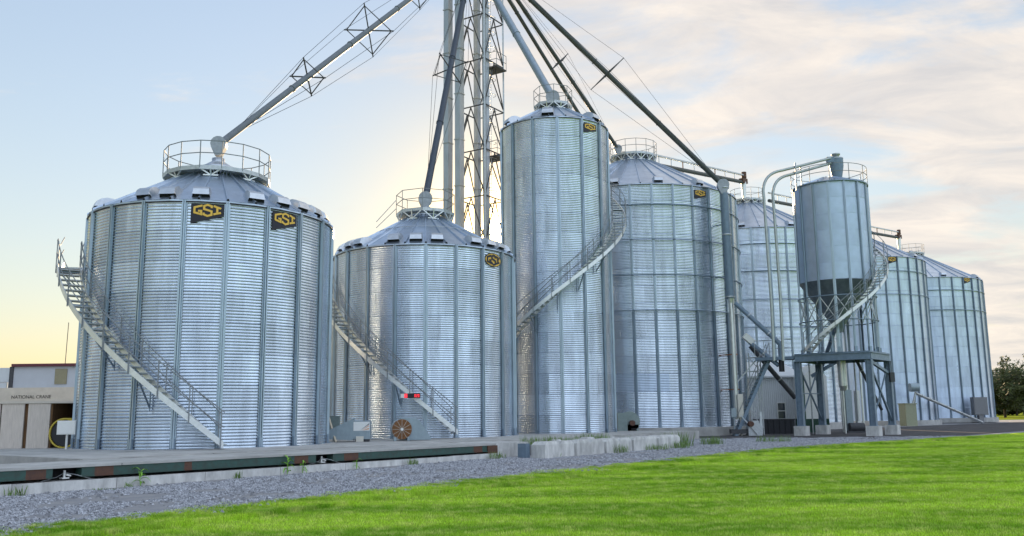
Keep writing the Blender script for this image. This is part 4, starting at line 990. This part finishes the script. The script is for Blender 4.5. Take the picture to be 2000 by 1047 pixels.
mb = MB(); mb.box((q.x - .32, q.y - .14, q.z - .24), (q.x + .32, q.y + .14, q.z + .24)); mb.box((q.x - .29, q.y - .155, q.z - .21), (q.x + .29, q.y - .141, q.z + .21)); mb.tube((q.x - .02, q.y, gs), (q.x - .02, q.y, q.z - .24), .04, 8); mb.bar((q.x - .3, q.y, gs), (q.x - .02, q.y, gs + .55), .03); tag(mb.build('control_box', WHITEP, None, (q.x, q.y, gs)), 'white control box on a thin stand at the left bin', 'control box')
CB = thing('crane_boom', 'beige truck crane boom lying level behind the shed', 'crane boom', (at(70, 770, 46).x, 46, gz(-25, 46)))
b0, b1 = at(-120, 768, 46), at(158, 770, 46)
zc = at(70, 770, 46).z
mb = MB(); mb.box((b0.x, 45.7, zc - .36), (b1.x, 46.3, zc + .33)); mb.build('boom_section', BEIGE, CB)
mb = MB(); mb.box((b1.x, 45.8, zc - .28), (b1.x + 2.2, 46.2, zc + .25)); mb.build('boom_tip', BEIGE, CB)
for dx in (1.2, 5.0): 
    mb = MB(); mb.box((b0.x + dx, 45.75, gz(-25, 46)), (b0.x + dx + .3, 46.25, zc - .361)); mb.build('boom_rest', DARKSTEEL, CB)
mb = MB(); mb.tube((at(14, 750, 45.9).x, 45.9, zc + .33), (at(14, 750, 45.9).x, 45.9, zc + .62), .03, 6); mb.tube((at(14, 750, 45.9).x, 45.9, zc + .62), (b0.x, 45.9, zc + .57), .03, 6); mb.build('hand_rail', STEEL, CB)
def text(name, s, size, loc, m, parent, rx=pi / 2, shear=0.0, squash=1.0):
    cu = bpy.data.curves.new(name, 'FONT'); cu.body = s; cu.size = size; cu.extrude = .004; cu.shear = shear; cu.align_x = 'LEFT'
    t_ = bpy.data.objects.new(name, cu); COL.objects.link(t_); dg = bpy.context.evaluated_depsgraph_get(); me = bpy.data.meshes.new_from_object(t_.evaluated_get(dg)); bpy.data.objects.remove(t_)
    me.materials.clear(); me.materials.append(m); o = bpy.data.objects.new(name, me); COL.objects.link(o); o.parent = parent; o.rotation_euler = (rx, 0, 0); o.location = Vector(loc) - wloc(parent); o.scale = (squash, 1, 1); return o
tx0, tx1 = at(22, 776, 45.7), at(99, 776, 45.7)
tt = text('lettering', 'NATIONAL CRANE', .24, (tx0.x, 45.69, tx0.z - .07), INK, CB)
bpy.context.view_layer.update(); tt.scale.x = (tx1.x - tx0.x) / max(.01, tt.dimensions.x)
WB = thing('metal_building', 'pale metal building with maroon roof trim behind the crane boom', 'building', (-45, 76, .17))
c0, c1 = at(28, 714, 72), at(170, 718, 72); zt_ = c0.z
mb = MB(); mb.box((c0.x, 72, .17), (c1.x + 6, 90, zt_ - .1)); mb.build('side_wall', GREYW, WB)
mb = MB(); mb.box((c0.x - .1, 71.75, zt_ - .099), (c1.x + 6.2, 90.2, zt_ + .12)); mb.build('maroon_roof_trim', MAROON, WB)
mb = MB(); mb.box((c0.x - 12, 72.4, .17), (c0.x - .31, 88, zt_ - .15)); mb.build('end_wall', WHITEW, WB)
mb = MB(); mb.box((c0.x - .3, 71.9, .17), (c0.x - .01, 72.3, zt_ - .101)); mb.build('corner_trim', DARKSTEEL, WB)
a, b = at(109, 718, 72), at(130, 750, 72); mb = MB(); mb.box((a.x, 71.93, b.z), (b.x, 71.995, zt_ - .3)); mb.build('skylight_panel', SKYLITE, WB)
mb = MB(); q = at(127, 716, 71.9); mb.tube((q.x, q.y, zt_ + .121), (q.x + .05, q.y, at(130, 630, 71.9).z), .03, 6); tag(mb.build('antenna', DARKSTEEL, None, (q.x, q.y, zt_)), 'thin antenna mast on the pale metal building', 'antenna')
DR = thing('dryer_housing', 'tan sheet metal housing glimpsed between the two left bins', 'dryer', (-12.2, 53, .17))
mb = MB(); mb.box((-14.5, 52.5, .17), (-10.0, 56, 6.4)); mb.build('body', TAN, DR)

# ------------------------------------------------------------------ right yard: building, gable shed, black bin, augers, cabinets
RB = thing('ribbed_building', 'white ribbed metal building with small window between the bins', 'building', (20, 68, .17))
a, b = at(1462, 738, 66), at(1562, 738, 66); zt_ = a.z
mb = MB(); n = 26
vs = []; xs_ = []
for k in range(n):
    x0 = a.x + (b.x - a.x) * k / n; x1 = a.x + (b.x - a.x) * (k + 1) / n
    xs_ += [(x0, 0), (x0 + (x1 - x0) * .55, 0), (x0 + (x1 - x0) * .68, -.03), (x0 + (x1 - x0) * .87, -.03)]
xs_.append((b.x, 0))
for z in (.17, zt_): vs += [(x, 66 + dy, z) for x, dy in xs_]
m_ = len(xs_); mb.add(vs, [(i, i + 1, i + 1 + m_, i + m_) for i in range(m_ - 1)]); mb.box((a.x, 66.05, .17), (b.x, 70.5, zt_ - .05)); mb.build('wall', WHITEW, RB)
mb = MB(); mb.add([(a.x - .2, 65.7, zt_), (b.x + .2, 65.7, zt_), (b.x + .2, 71, zt_ + 1.3), (a.x - .2, 71, zt_ + 1.3), (a.x - .2, 65.7, zt_ + .12), (b.x + .2, 65.7, zt_ + .12), (b.x + .2, 71, zt_ + 1.42), (a.x - .2, 71, zt_ + 1.42)],
       [(3, 2, 1, 0), (4, 5, 6, 7), (0, 1, 5, 4), (1, 2, 6, 5), (2, 3, 7, 6), (3, 0, 4, 7)]); mb.build('roof', WHITEW, RB)
wa, wb = at(1517, 786, 65.9), at(1536, 819, 65.9); mb = MB(); t = .06
mb.box((wa.x, 65.88, wb.z), (wa.x + t, 65.96, wa.z)); mb.box((wb.x - t, 65.88, wb.z), (wb.x, 65.96, wa.z)); mb.box((wa.x + t, 65.88, wa.z - t), (wb.x - t, 65.96, wa.z)); mb.box((wa.x + t, 65.88, wb.z), (wb.x - t, 65.96, wb.z + t)); mz = (wa.z + wb.z) / 2; mb.box((wa.x + t, 65.89, mz - .03), (wb.x - t, 65.95, mz + .03))
wf = mb.build('window', WHITEP, RB)
for z0_, z1_ in ((wb.z + t, mz - .03), (mz + .03, wa.z - t)):
    mb = MB(); mb.box((wa.x + t, 65.92, z0_), (wb.x - t, 65.94, z1_)); mb.build('pane', GLASSD, wf)
GB = thing('gable_shed', 'narrow white gabled shed with dark green wainscot behind the frame', 'shed', (21.4, 63.6, .17))
a, b, c = at(1569, 735, 63.5), at(1614, 735, 63.5), at(1590, 712, 63.5); wz_ = at(1590, 818, 63.5).z
mb = MB(); mb.prism([(a.x, wz_), (b.x, wz_), (b.x, b.z), (c.x, c.z), (a.x, a.z)], 63.5, 66, lambda u, v, w: (u, w, v)); o = mb.build('wall', WHITEP, GB); fixnormals(o)
mb = MB(); n = 14
for k in range(n):
    x0 = a.x + (b.x - a.x) * k / n; mb.box((x0 + .01, 63.46, .17), (x0 + (b.x - a.x) / n * .72, 63.62, wz_ - .002))
mb.box((a.x, 63.5, .17), (b.x, 65.9, wz_ - .004)); mb.build('wainscot', DARKGREEN, GB)
mb = MB(); mb.box((a.x - .12, 63.44, .17), (a.x - .002, 63.6, a.z)); mb.build('corner_trim', DARKGREEN, GB)
a, b = at(1484, 819, 60.5), at(1553, 846, 60.5)
mb = MB(); zz0 = gz(18, 60); mb.box((a.x, 60.5, zz0), (b.x, 62.2, a.z - .06)); mb.box((a.x - .04, 60.46, a.z - .059), (b.x + .04, 62.24, a.z)); 
for k in range(6): x = a.x + (b.x - a.x) * (k + .5) / 6; mb.box((x - .04, 60.45, zz0 + .05), (x + .04, 60.499, a.z - .07))
tag(mb.build('waste_container', BLACKP, None, ((a.x + b.x) / 2, 61, zz0)), 'low black steel container in front of the white ribbed building', 'container')
def auger(label, p, q, r, m, extra=None, name='auger'):
    p, q = Vector(p), Vector(q); A_ = thing(name, label, 'auger', p if p.z < q.z else q); mb = MB(); mb.tube(p, q, r, 12); mb.build('tube', m, A_)
    d = (q - p).normalized(); mb = MB(); k = 1.2
    while k < (q - p).length: mb.tube(p + d * (k - .04), p + d * (k + .04), r + .03, 12); k += 1.7
    mb.build('flange', STEEL, A_); return A_
A1 = auger('upper blue grey transfer spout sloping from drop pipe to the catwalk', at(1436, 592, 57.3), at(1524, 672, 56.2), .15, BLUESTEEL)
mb = MB(); qq = at(1524, 672, 56.2); mb.tube(qq, (qq.x, qq.y, at(1526, 704, 56.2).z), .16, 10); mb.build('elbow', BLUESTEEL, A1)
mb = MB(); mb.tube((qq.x, qq.y, at(1526, 704, 56.2).z - .002), (qq.x, qq.y, at(1526, 726, 56.2).z), .17, 10); mb.build('rubber_boot', BLACKP, A1)
A2 = auger('middle transfer spout with white hood below the drop pipe', at(1464, 668, 57.4), at(1521, 714, 56.4), .14, BLUESTEEL)
mb = MB(); hq = at(1462, 663, 57.4); mb.bar(at(1453, 655, 57.4), at(1471, 670, 57.4), .42, .38); mb.build('hood', WHITEP, A2)
A3 = auger('thick dark transfer auger sloping down to the container', at(1466, 676, 58.6), at(1553, 777, 59.2), .16, DARKSTEEL)
LDR = thing('ladder_frame', 'lattice ladder frame beside the vertical drop pipe', 'ladder', at(1475, 836, 58.2))
x0, x1, zt_ = at(1464, 760, 58.2).x, at(1486, 760, 58.2).x, at(1475, 690, 58.2).z; z = gz(15, 58); mb = MB()
for x in (x0, x1):
    for y in (58.0, 58.7): mb.bar((x, y, z), (x, y, zt_), .06)
mb.build('upright', STEEL, LDR); zz_ = z + .5; mb = MB(); k = 0
while zz_ < zt_:
    mb.bar((x0, 58.0, zz_), (x1, 58.0, zz_), .05); mb.bar((x0, 58.7, zz_), (x1, 58.7, zz_), .04)
    if zz_ + .9 < zt_: mb.bar((x0, 58.03, zz_), (x1, 58.03, zz_ + .9), .04) if k % 2 else mb.bar((x1, 58.03, zz_), (x0, 58.03, zz_ + .9), .04)
    zz_ += .9; k += 1
mb.build('rung', STEEL, LDR)
mb = MB(); mb.bar(at(1435, 752, 57.5), at(1488, 690, 57.5), .07); tag(mb.build('diagonal_strut', STEEL, None, at(1435, 752, 57.5)), 'slanting steel strut crossing behind the drop pipe', 'strut')
q = at(1446, 793, 57.0); mb = MB(); mb.box((q.x - .17, q.y - .1, q.z - .72), (q.x + .17, q.y + .14, q.z + .75)); mb.box((q.x - .15, q.y - .12, q.z - .7), (q.x + .15, q.y - .101, q.z + .73)); mb.box((q.x - .05, q.y, gz(14, 57)), (q.x + .05, q.y + .1, q.z - .721)); tag(mb.build('control_cabinet', CREAM, None, (q.x, q.y, gz(14, 57))), 'tall cream control cabinet beside the vertical drop pipe', 'control cabinet')
q = at(1434, 806, 56.9); mb = MB(); mb.box((q.x - .2, q.y - .1, q.z - .28), (q.x + .12, q.y + .1, q.z + .28)); mb.box((q.x - .06, q.y - .04, gz(14, 57)), (q.x, q.y + .02, q.z - .281)); tag(mb.build('meter_box', FANP, None, (q.x, q.y, gz(14, 57))), 'small grey meter box left of the cream cabinet', 'meter box')
BT = thing('elevator_boot', 'grey machinery boot with hopper and motor at the drop pipe foot', 'machinery', (15.2, 57, gz(15, 57)))
q = at(1473, 838, 56.9); g_ = gz(15, 57)
mb = MB(); mb.prism([(-.45, 0), (.42, 0), (.42, .55), (.15, .95), (-.2, .95), (-.45, .5)], -.35, .35, lambda u, v, w: (q.x + u, q.y + w, g_ + v)); o = mb.build('boot', STEEL, BT); fixnormals(o)
mb = MB(); mb.path([(q.x - .35, q.y - .3, g_ + .75), (q.x - .35, q.y - .75, g_ + .75)], .17, 12); mb.build('motor', RUSTP, BT)
mb = MB(); mb.box((q.x - 1.5, q.y - .2, g_ + .15), (q.x - .46, q.y + .3, g_ + .42)); mb.build('trough', DARKSTEEL, BT)
mb = MB(); mb.bar((q.x - .9, q.y - .3, g_ + 1.3), (q.x + .1, q.y - .45, g_ + .1), .06); mb.bar((q.x + .45, q.y, g_ + .1), (q.x + .45, q.y, g_ + 1.5), .16); mb.build('guard', STEEL, BT)
# machinery standing behind the frame
q = at(1662, 790, 62); mb = MB(); BM = thing('blower_unit', 'blower cabinet and pipes standing between the frame posts', 'blower', (q.x, q.y, .17))
mb.box((q.x - .35, q.y, .17), (q.x + .1, q.y + .7, q.z + 1.0)); mb.build('cabinet', FANP, BM)
mb = MB(); mb.box((q.x + .35, q.y - .1, .5), (q.x + .62, q.y + .3, q.z + .95)); mb.build('panel', WHITEP, BM)
mb = MB()
for dx in (-.5, -.1, .9): mb.tube((q.x + dx, q.y + .3, .17), (q.x + dx, q.y + .3, q.z + 3.4), .08, 8)
mb.build('riser_pipe', SILVERG, BM)
mb = MB(); mb.path([(q.x - .3, q.y - .2, .55), (q.x + .7, q.y - .2, .55)], .3, 14); mb.box((q.x - .5, q.y - .5, .17), (q.x + .9, q.y + .1, .3)); mb.build('motor', DARKSTEEL, BM)
mb = MB(); mb.bar(at(1585, 735, 61), at(1645, 700, 60), .22); tag(mb.build('short_conveyor', BLUESTEEL, None, at(1585, 735, 61)), 'short sloping conveyor tube behind the left frame posts', 'conveyor')
q = at(1742, 737, 55.6); mb = MB(); mb.box((q.x - .14, q.y - .12, q.z - .28), (q.x + .14, q.y + .1, q.z + .3)); mb.bar((q.x, q.y + .02, q.z + .3), (q.x, q.y + .02, DZ - .5), .04); tag(mb.build('hanging_light', DARKSTEEL, None, q), 'dark lamp box hanging from the right beam of the frame', 'lamp')
for k, (px, y_, z0_, z1_, rr) in enumerate(((1583, 58.4, .2, 5.0, .05), (1646, 58.9, .2, 5.0, .07), (1672, 57.6, 1.0, 5.0, .06))):
    q = at(px, 760, y_); tag(MB().tube((q.x, q.y, z0_), (q.x, q.y, z1_), rr, 8).build('conduit_pipe', SILVERG if k % 2 else STEEL, None, (q.x, q.y, z0_)), ['thin conduit rising beside the near left frame post', 'silver conduit rising behind the middle of the frame', 'conduit hanging beside the filling spout'][k], 'conduit')
auger('steep slim chute leaning from the hopper cone towards the gabled shed', at(1632, 640, 57.6), at(1596, 742, 61.5), .13, BLUESTEEL, name='chute')
auger('dark slim chute crossing under the right side of the frame', at(1668, 694, 56.6), at(1722, 800, 58.5), .10, DARKSTEEL, name='chute')
mb = MB(); q0, q1 = at(1497, 690, 56.8), at(1484, 838, 57.6)
SF = thing('access_stair', 'steep steel access stair from the yard up to the catwalk', 'stair', (q1.x, q1.y, gz(15, 57)))
for dy in (0, .7): mb.bar((q0.x + .2, q0.y + dy, DZ - .2), (q0.x - 2.4 + .2, q0.y + dy, gz(15, 57)), .05, .2)
mb.build('stringer', BLUESTEEL, SF)
for k in range(1, 20):
    t = k / 20; mb = MB(); x = q0.x + .2 - 2.4 * t; z = DZ - .2 + (gz(15, 57) - DZ + .2) * t; mb.box((x - .11, q0.y + .03, z - .015), (x + .11, q0.y + .67, z + .015)); mb.build('tread', STEEL, SF)
for dy in (0, .7):
    mb = MB(); mb.tube((q0.x + .2, q0.y + dy, DZ + .8), (q0.x - 2.2, q0.y + dy, gz(15, 57) + 1.0), .02, 6)
    for t in (0, .33, .66, 1): x = q0.x + .2 - 2.4 * t; z = DZ - .2 + (gz(15, 57) - DZ + .2) * t; mb.tube((x, q0.y + dy, z), (x, q0.y + dy, z + 1.0), .018, 6)
    mb.build('handrail', RAIL, SF)
# unload auger of the farthest bins
pa, pb = at(1788, 768, 86), at(1918, 824, 95)
A4 = auger('long thin unloading auger lying low before the two farthest bins', pa, (pb.x, pb.y, .3), .13, STEEL)
mb = MB(); mb.path([pa + Vector((-.5, 0, .55)), pa + Vector((.3, 0, .55))], .42, 14); mb.build('motor', FANP, A4)
mb = MB(); mb.bar(pa, (pa.x - 1.2, pa.y - .4, .2), .12); mb.bar(pa, (pa.x - .2, pa.y + .6, .2), .10); mb.build('support', STEEL, A4)
q = at(1913, 793, 97); mb = MB(); mb.box((q.x - .75, q.y - .3, q.z - .95), (q.x + .75, q.y + .4, q.z + .95)); mb.box((q.x - .7, q.y - .35, q.z - .9), (q.x + .4, q.y - .301, q.z + .9)); mb.bar((q.x, q.y, .15), (q.x, q.y, q.z - .9), .5); tag(mb.build('electrical_cabinet', mat('grey_cabinet', (.22, .22, .23), .6), None, (q.x, q.y, .15)), 'tall grey electrical cabinet at the foot of the farthest bin', 'electrical cabinet')
a, b = at(1768, 790, 84), at(1792, 822, 84); mb = MB(); mb.box((a.x, 84, .17), (b.x, 85.5, a.z)); mb.box((a.x - .06, 83.95, a.z), (b.x + .06, 85.55, a.z + .1)); tag(mb.build('fuel_tank_box', mat('olive_box', (.32, .33, .22), .6), None, ((a.x + b.x) / 2, 84.7, .17)), 'pale olive storage box beside the right frame post', 'storage box')

# ------------------------------------------------------------------ plants
CORN = mat('corn_leaf', (.16, .38, .03), .5, 0, var=.3, nscale=8, col2=(.24, .48, .05))
WEED = mat('weed_leaf', (.17, .29, .06), .7, 0, var=.4, nscale=6, island=.35)
def corn(px, py, hpx, label, lean=0.0, seed=0):
    r_ = random.Random(seed)
    # foot point on the gravel just in front of the scale foundation
    s_ = s_at(px, 0, .05); p = sn(s_, .16); y = p.y; p.z = gz(p.x, p.y); h = hpx / F * y
    t_ = thing('corn_plant', label, 'plant', p, 'young corn plants along the scale')
    mb = MB(); mb.path([p, p + Vector((lean * h * .3, 0, h * .45)), p + Vector((lean * h * .5, 0, h * .7))], [.012, .010, .006], 6); mb.build('stalk', CORN, t_)
    for k in range(7):
        a = r_.uniform(0, 6.28); z = h * (.12 + .10 * k); L_ = h * r_.uniform(.42, .62); up = r_.uniform(.35, .6); mb = MB(); vs = []
        for i in range(6):
            u = i / 5; d = L_ * u * .8; zz_ = z + h * up * (u - u * u * (1.05 + .25 * (k < 3))); w = .050 * h * (sin(pi * min(.97, .15 + u * .85)) + .08)
            c = p + Vector((cos(a) * d + lean * h * .3 * z / h, sin(a) * d, zz_)); sdv = Vector((-sin(a), cos(a), 0)) * w; vs += [c - sdv + Vector((0, 0, w * .5)), c, c + sdv + Vector((0, 0, w * .5))]
        mb.add(vs, [(i * 3 + j, i * 3 + j + 1, i * 3 + j + 4, i * 3 + j + 3) for i in range(5) for j in range(2)], 0, True); mb.build('leaf', CORN, t_)
corn(268, 945, 42, 'single arching young corn plant before the left bin', -.25, 3)
corn(554, 912, 44, 'tallest young corn plant, upright beside its smaller neighbour', .05, 8)
corn(584, 918, 30, 'small young corn plant just right of the tallest one', .05, 15)
corn(689, 912, 24, 'tiny young corn plant below the boxy fan', .0, 21)
def weed(p, r, h, n, label, seed, m=WEED):
    r_ = random.Random(seed); mb = MB(); p = Vector(p)
    for _ in range(n):
        a, q = r_.uniform(0, 6.28), r * math.sqrt(r_.random()); b = p + Vector((cos(a) * q, sin(a) * q * .6, 0)); hh = h * r_.uniform(.35, 1.1); le = Vector((r_.uniform(-.35, .35), r_.uniform(-.35, .35), 0)) * hh; w = r_.uniform(.004, .011)
        t = r_.uniform(0, 6.28); sd_ = Vector((cos(t), sin(t), 0)) * w; mid = b + le * .45 + Vector((0, 0, hh * .55))
        mb.add([b - sd_ * .5, b + sd_ * .5, mid + sd_, mid - sd_, b + le + Vector((0, 0, hh))], [(0, 1, 2, 3), (3, 2, 4)])
    o = mb.build('weed_clump', m, None, p); tag(o, label, 'weeds', 'weed clumps'); return o
def on_wall(s_, n_, z=None): p = sn(s_, n_); p.z = gz(p.x, p.y) if z is None else z; return p
weed(on_wall(s_at(22, 0), .25), .22, .26, 45, 'thin weeds at the scale base at the far left edge', 1)
weed(on_wall(s_at(242, 0), .25), .12, .15, 30, 'small weeds just left of the arching corn plant', 2)
weed(on_wall(s_at(185, 0), .45), .30, .07, 70, 'low weed mat on the gravel near the left bin', 3)
weed(on_wall(s_at(458, 0), .2), .10, .26, 40, 'single thin weed at the scale base below the left bin', 4)
weed(on_wall(s_at(795, 0), .25), .20, .24, 60, 'weed tuft at the scale base below the rusty grille', 5)
weed(on_wall(-.1, .3), .35, .28, 90, 'bushy weeds at the rusty end of the scale', 6)
weed(on_wall(1.4, 1.6), .45, .28, 170, 'weeds at the foot of the first wall block', 7)
weed(on_wall(2.4, 1.55), .35, .22, 120, 'low weeds at the first joint of the block wall', 8)
weed(on_wall(3.6, 1.75), .30, .34, 120, 'weeds at the foot of the second wall block', 9)
weed(on_wall(5.3, 1.85), .75, .38, 260, 'grassy weeds along the middle of the block wall', 10)
weed(on_wall(6.55, 1.75), .12, .66, 120, 'tall weed climbing a joint of the block wall', 11)
weed(on_wall(7.8, 2.2), .8, .30, 260, 'grassy weeds before the fourth wall block', 12)
weed(on_wall(9.6, 2.3), .8, .35, 280, 'grassy weeds before the last wall block', 13)
weed(on_wall(11.2, 1.6), .8, .75, 300, 'tall weeds at the far end of the block wall', 14)
weed(on_wall(13.6, 2.2), .6, .45, 220, 'weed clump on the gravel past the block wall', 15)
weed(on_wall(18.0, 3.4), .9, .35, 220, 'flat weed clump on the open gravel before the very wide bin', 16)
weed(on_wall(2.6, .2, .48), .7, .40, 240, 'weeds on top of the bank behind the first wall block', 17)
weed(on_wall(4.2, .2, .48), .7, .34, 220, 'weeds on top of the bank behind the second wall block', 18)
weed(on_wall(6.4, .2, .48), .8, .45, 260, 'weeds on top of the bank behind the middle of the wall', 19)
# rubble on the bank
for k, (s_, n_, r_) in enumerate(((3.3, .5, .22), (4.9, .3, .20), (5.6, .5, .26), (7.4, .4, .22))):
    rr = random.Random(40 + k); p = sn(s_, n_, .50 + r_ * .25); mb = MB(); ring = []
    for zz_, q in ((-.5, .8), (.1, 1.0), (.6, .62)):
        for j in range(7): a = 2 * pi * j / 7 + rr.uniform(-.25, .25); e = r_ * q * rr.uniform(.8, 1.2); ring.append((p.x + e * cos(a) * 1.5, p.y + e * sin(a), p.z + r_ * zz_))
    fs = [(i * 7 + j, i * 7 + (j + 1) % 7, i * 7 + 7 + (j + 1) % 7, i * 7 + 7 + j) for i in range(2) for j in range(7)] + [tuple(range(14, 21))]
    mb.add(ring, fs); tag(mb.build('rubble_stone', CONCW, None, p), ['pale rubble stone on the bank behind the first blocks', 'smallest rubble stone on the bank behind the wall', 'largest pale rubble stone behind the middle of the wall', 'rubble stone on the bank behind the far blocks'][k], 'stone', 'rubble on the bank')

# ------------------------------------------------------------------ trees at the right edge
LEAF = mat('tree_leaf', (.05, .075, .018), .7, 0, var=.4, nscale=.4, island=.45, col2=(.075, .085, .02))
BARK = mat('bark', (.05, .04, .03), .9, 0, var=.3)
def tree(label, x, y, h, cr, seed, leaves=9000, clear=.16, lsize=.34):
    r_ = random.Random(seed); g_ = .2; T_ = thing('broadleaf_tree', label, 'tree', (x, y, g_), 'trees beyond the bins'); mb = MB(); clumps = []
    top = Vector((x, y, g_ + h * .62)); mb.path([(x, y, g_ - .1), (x + .1, y, g_ + h * .2), (x - .1, y, g_ + h * .42), top], [h * .028, h * .022, h * .016, h * .006], 8)
    for k in range(16):
        a = r_.uniform(0, 6.28); z = h * r_.uniform(clear + .05, .55); L_ = cr * r_.uniform(.55, .95); b = Vector((x, y, g_ + z)); e = b + Vector((cos(a) * L_, sin(a) * L_, h * r_.uniform(.08, .32)))
        m_ = b.lerp(e, .5) + Vector((0, 0, h * .03)); mb.path([b, m_, e], [h * .010, h * .007, h * .003], 5); clumps += [(e, cr * r_.uniform(.22, .4)), (m_, cr * r_.uniform(.18, .3))]
    for k in range(26):
        a = r_.uniform(0, 6.28); u = r_.uniform(-1, 1); q = cr * math.sqrt(max(0, 1 - u * u)) * r_.uniform(.5, 1.0); clumps.append((Vector((x + cos(a) * q, y + sin(a) * q, g_ + h * (.57 + .38 * u))), cr * r_.uniform(.18, .36)))
    mb.build('trunk', BARK, T_); mb = MB(); per = leaves // len(clumps)
    for c, R_ in clumps:
        for _ in range(per):
            v = Vector((r_.gauss(0, 1), r_.gauss(0, 1), r_.gauss(0, .75))); v = c + v.normalized() * R_ * r_.random() ** .45
            if v.z < g_ + h * clear: continue
            a = Vector((r_.gauss(0, 1), r_.gauss(0, 1), r_.gauss(0, 1))).normalized(); b = a.orthogonal().normalized(); s_ = lsize * r_.uniform(.6, 1.3)
            mb.add([v - a * s_, v + b * s_ * .5, v + a * s_, v - b * s_ * .5], [(0, 1, 2, 3)])
    mb.build('crown', LEAF, T_)
tree('broad dark tree with gaps in its crown beside the farthest bin', at(1962, 800, 150).x, 150, 8.3, 4.8, 3, lsize=.28)
tree('taller looser tree at the right edge of the picture', at(2004, 800, 140).x, 140, 10.6, 3.8, 7, leaves=4200, clear=.13, lsize=.26)
tree('dark tree partly hidden behind the farthest bin', at(1932, 800, 165).x, 165, 7.8, 4.6, 9, lsize=.3)
tree('low dark tree behind the two right edge trees', at(1985, 800, 190).x, 190, 8.6, 6.0, 12)
for k in range(5):
    x = at(1938 + k * 18, 805, 200).x; tree(['low hedge tree seen just past the farthest bin', 'second hedge tree past the farthest bin', 'third hedge tree past the farthest bin', 'fourth hedge tree past the farthest bin', 'hedge tree at the very right edge'][k], x, 205, 5.2, 4.5, 30 + k, leaves=3000, clear=.0, lsize=.45)
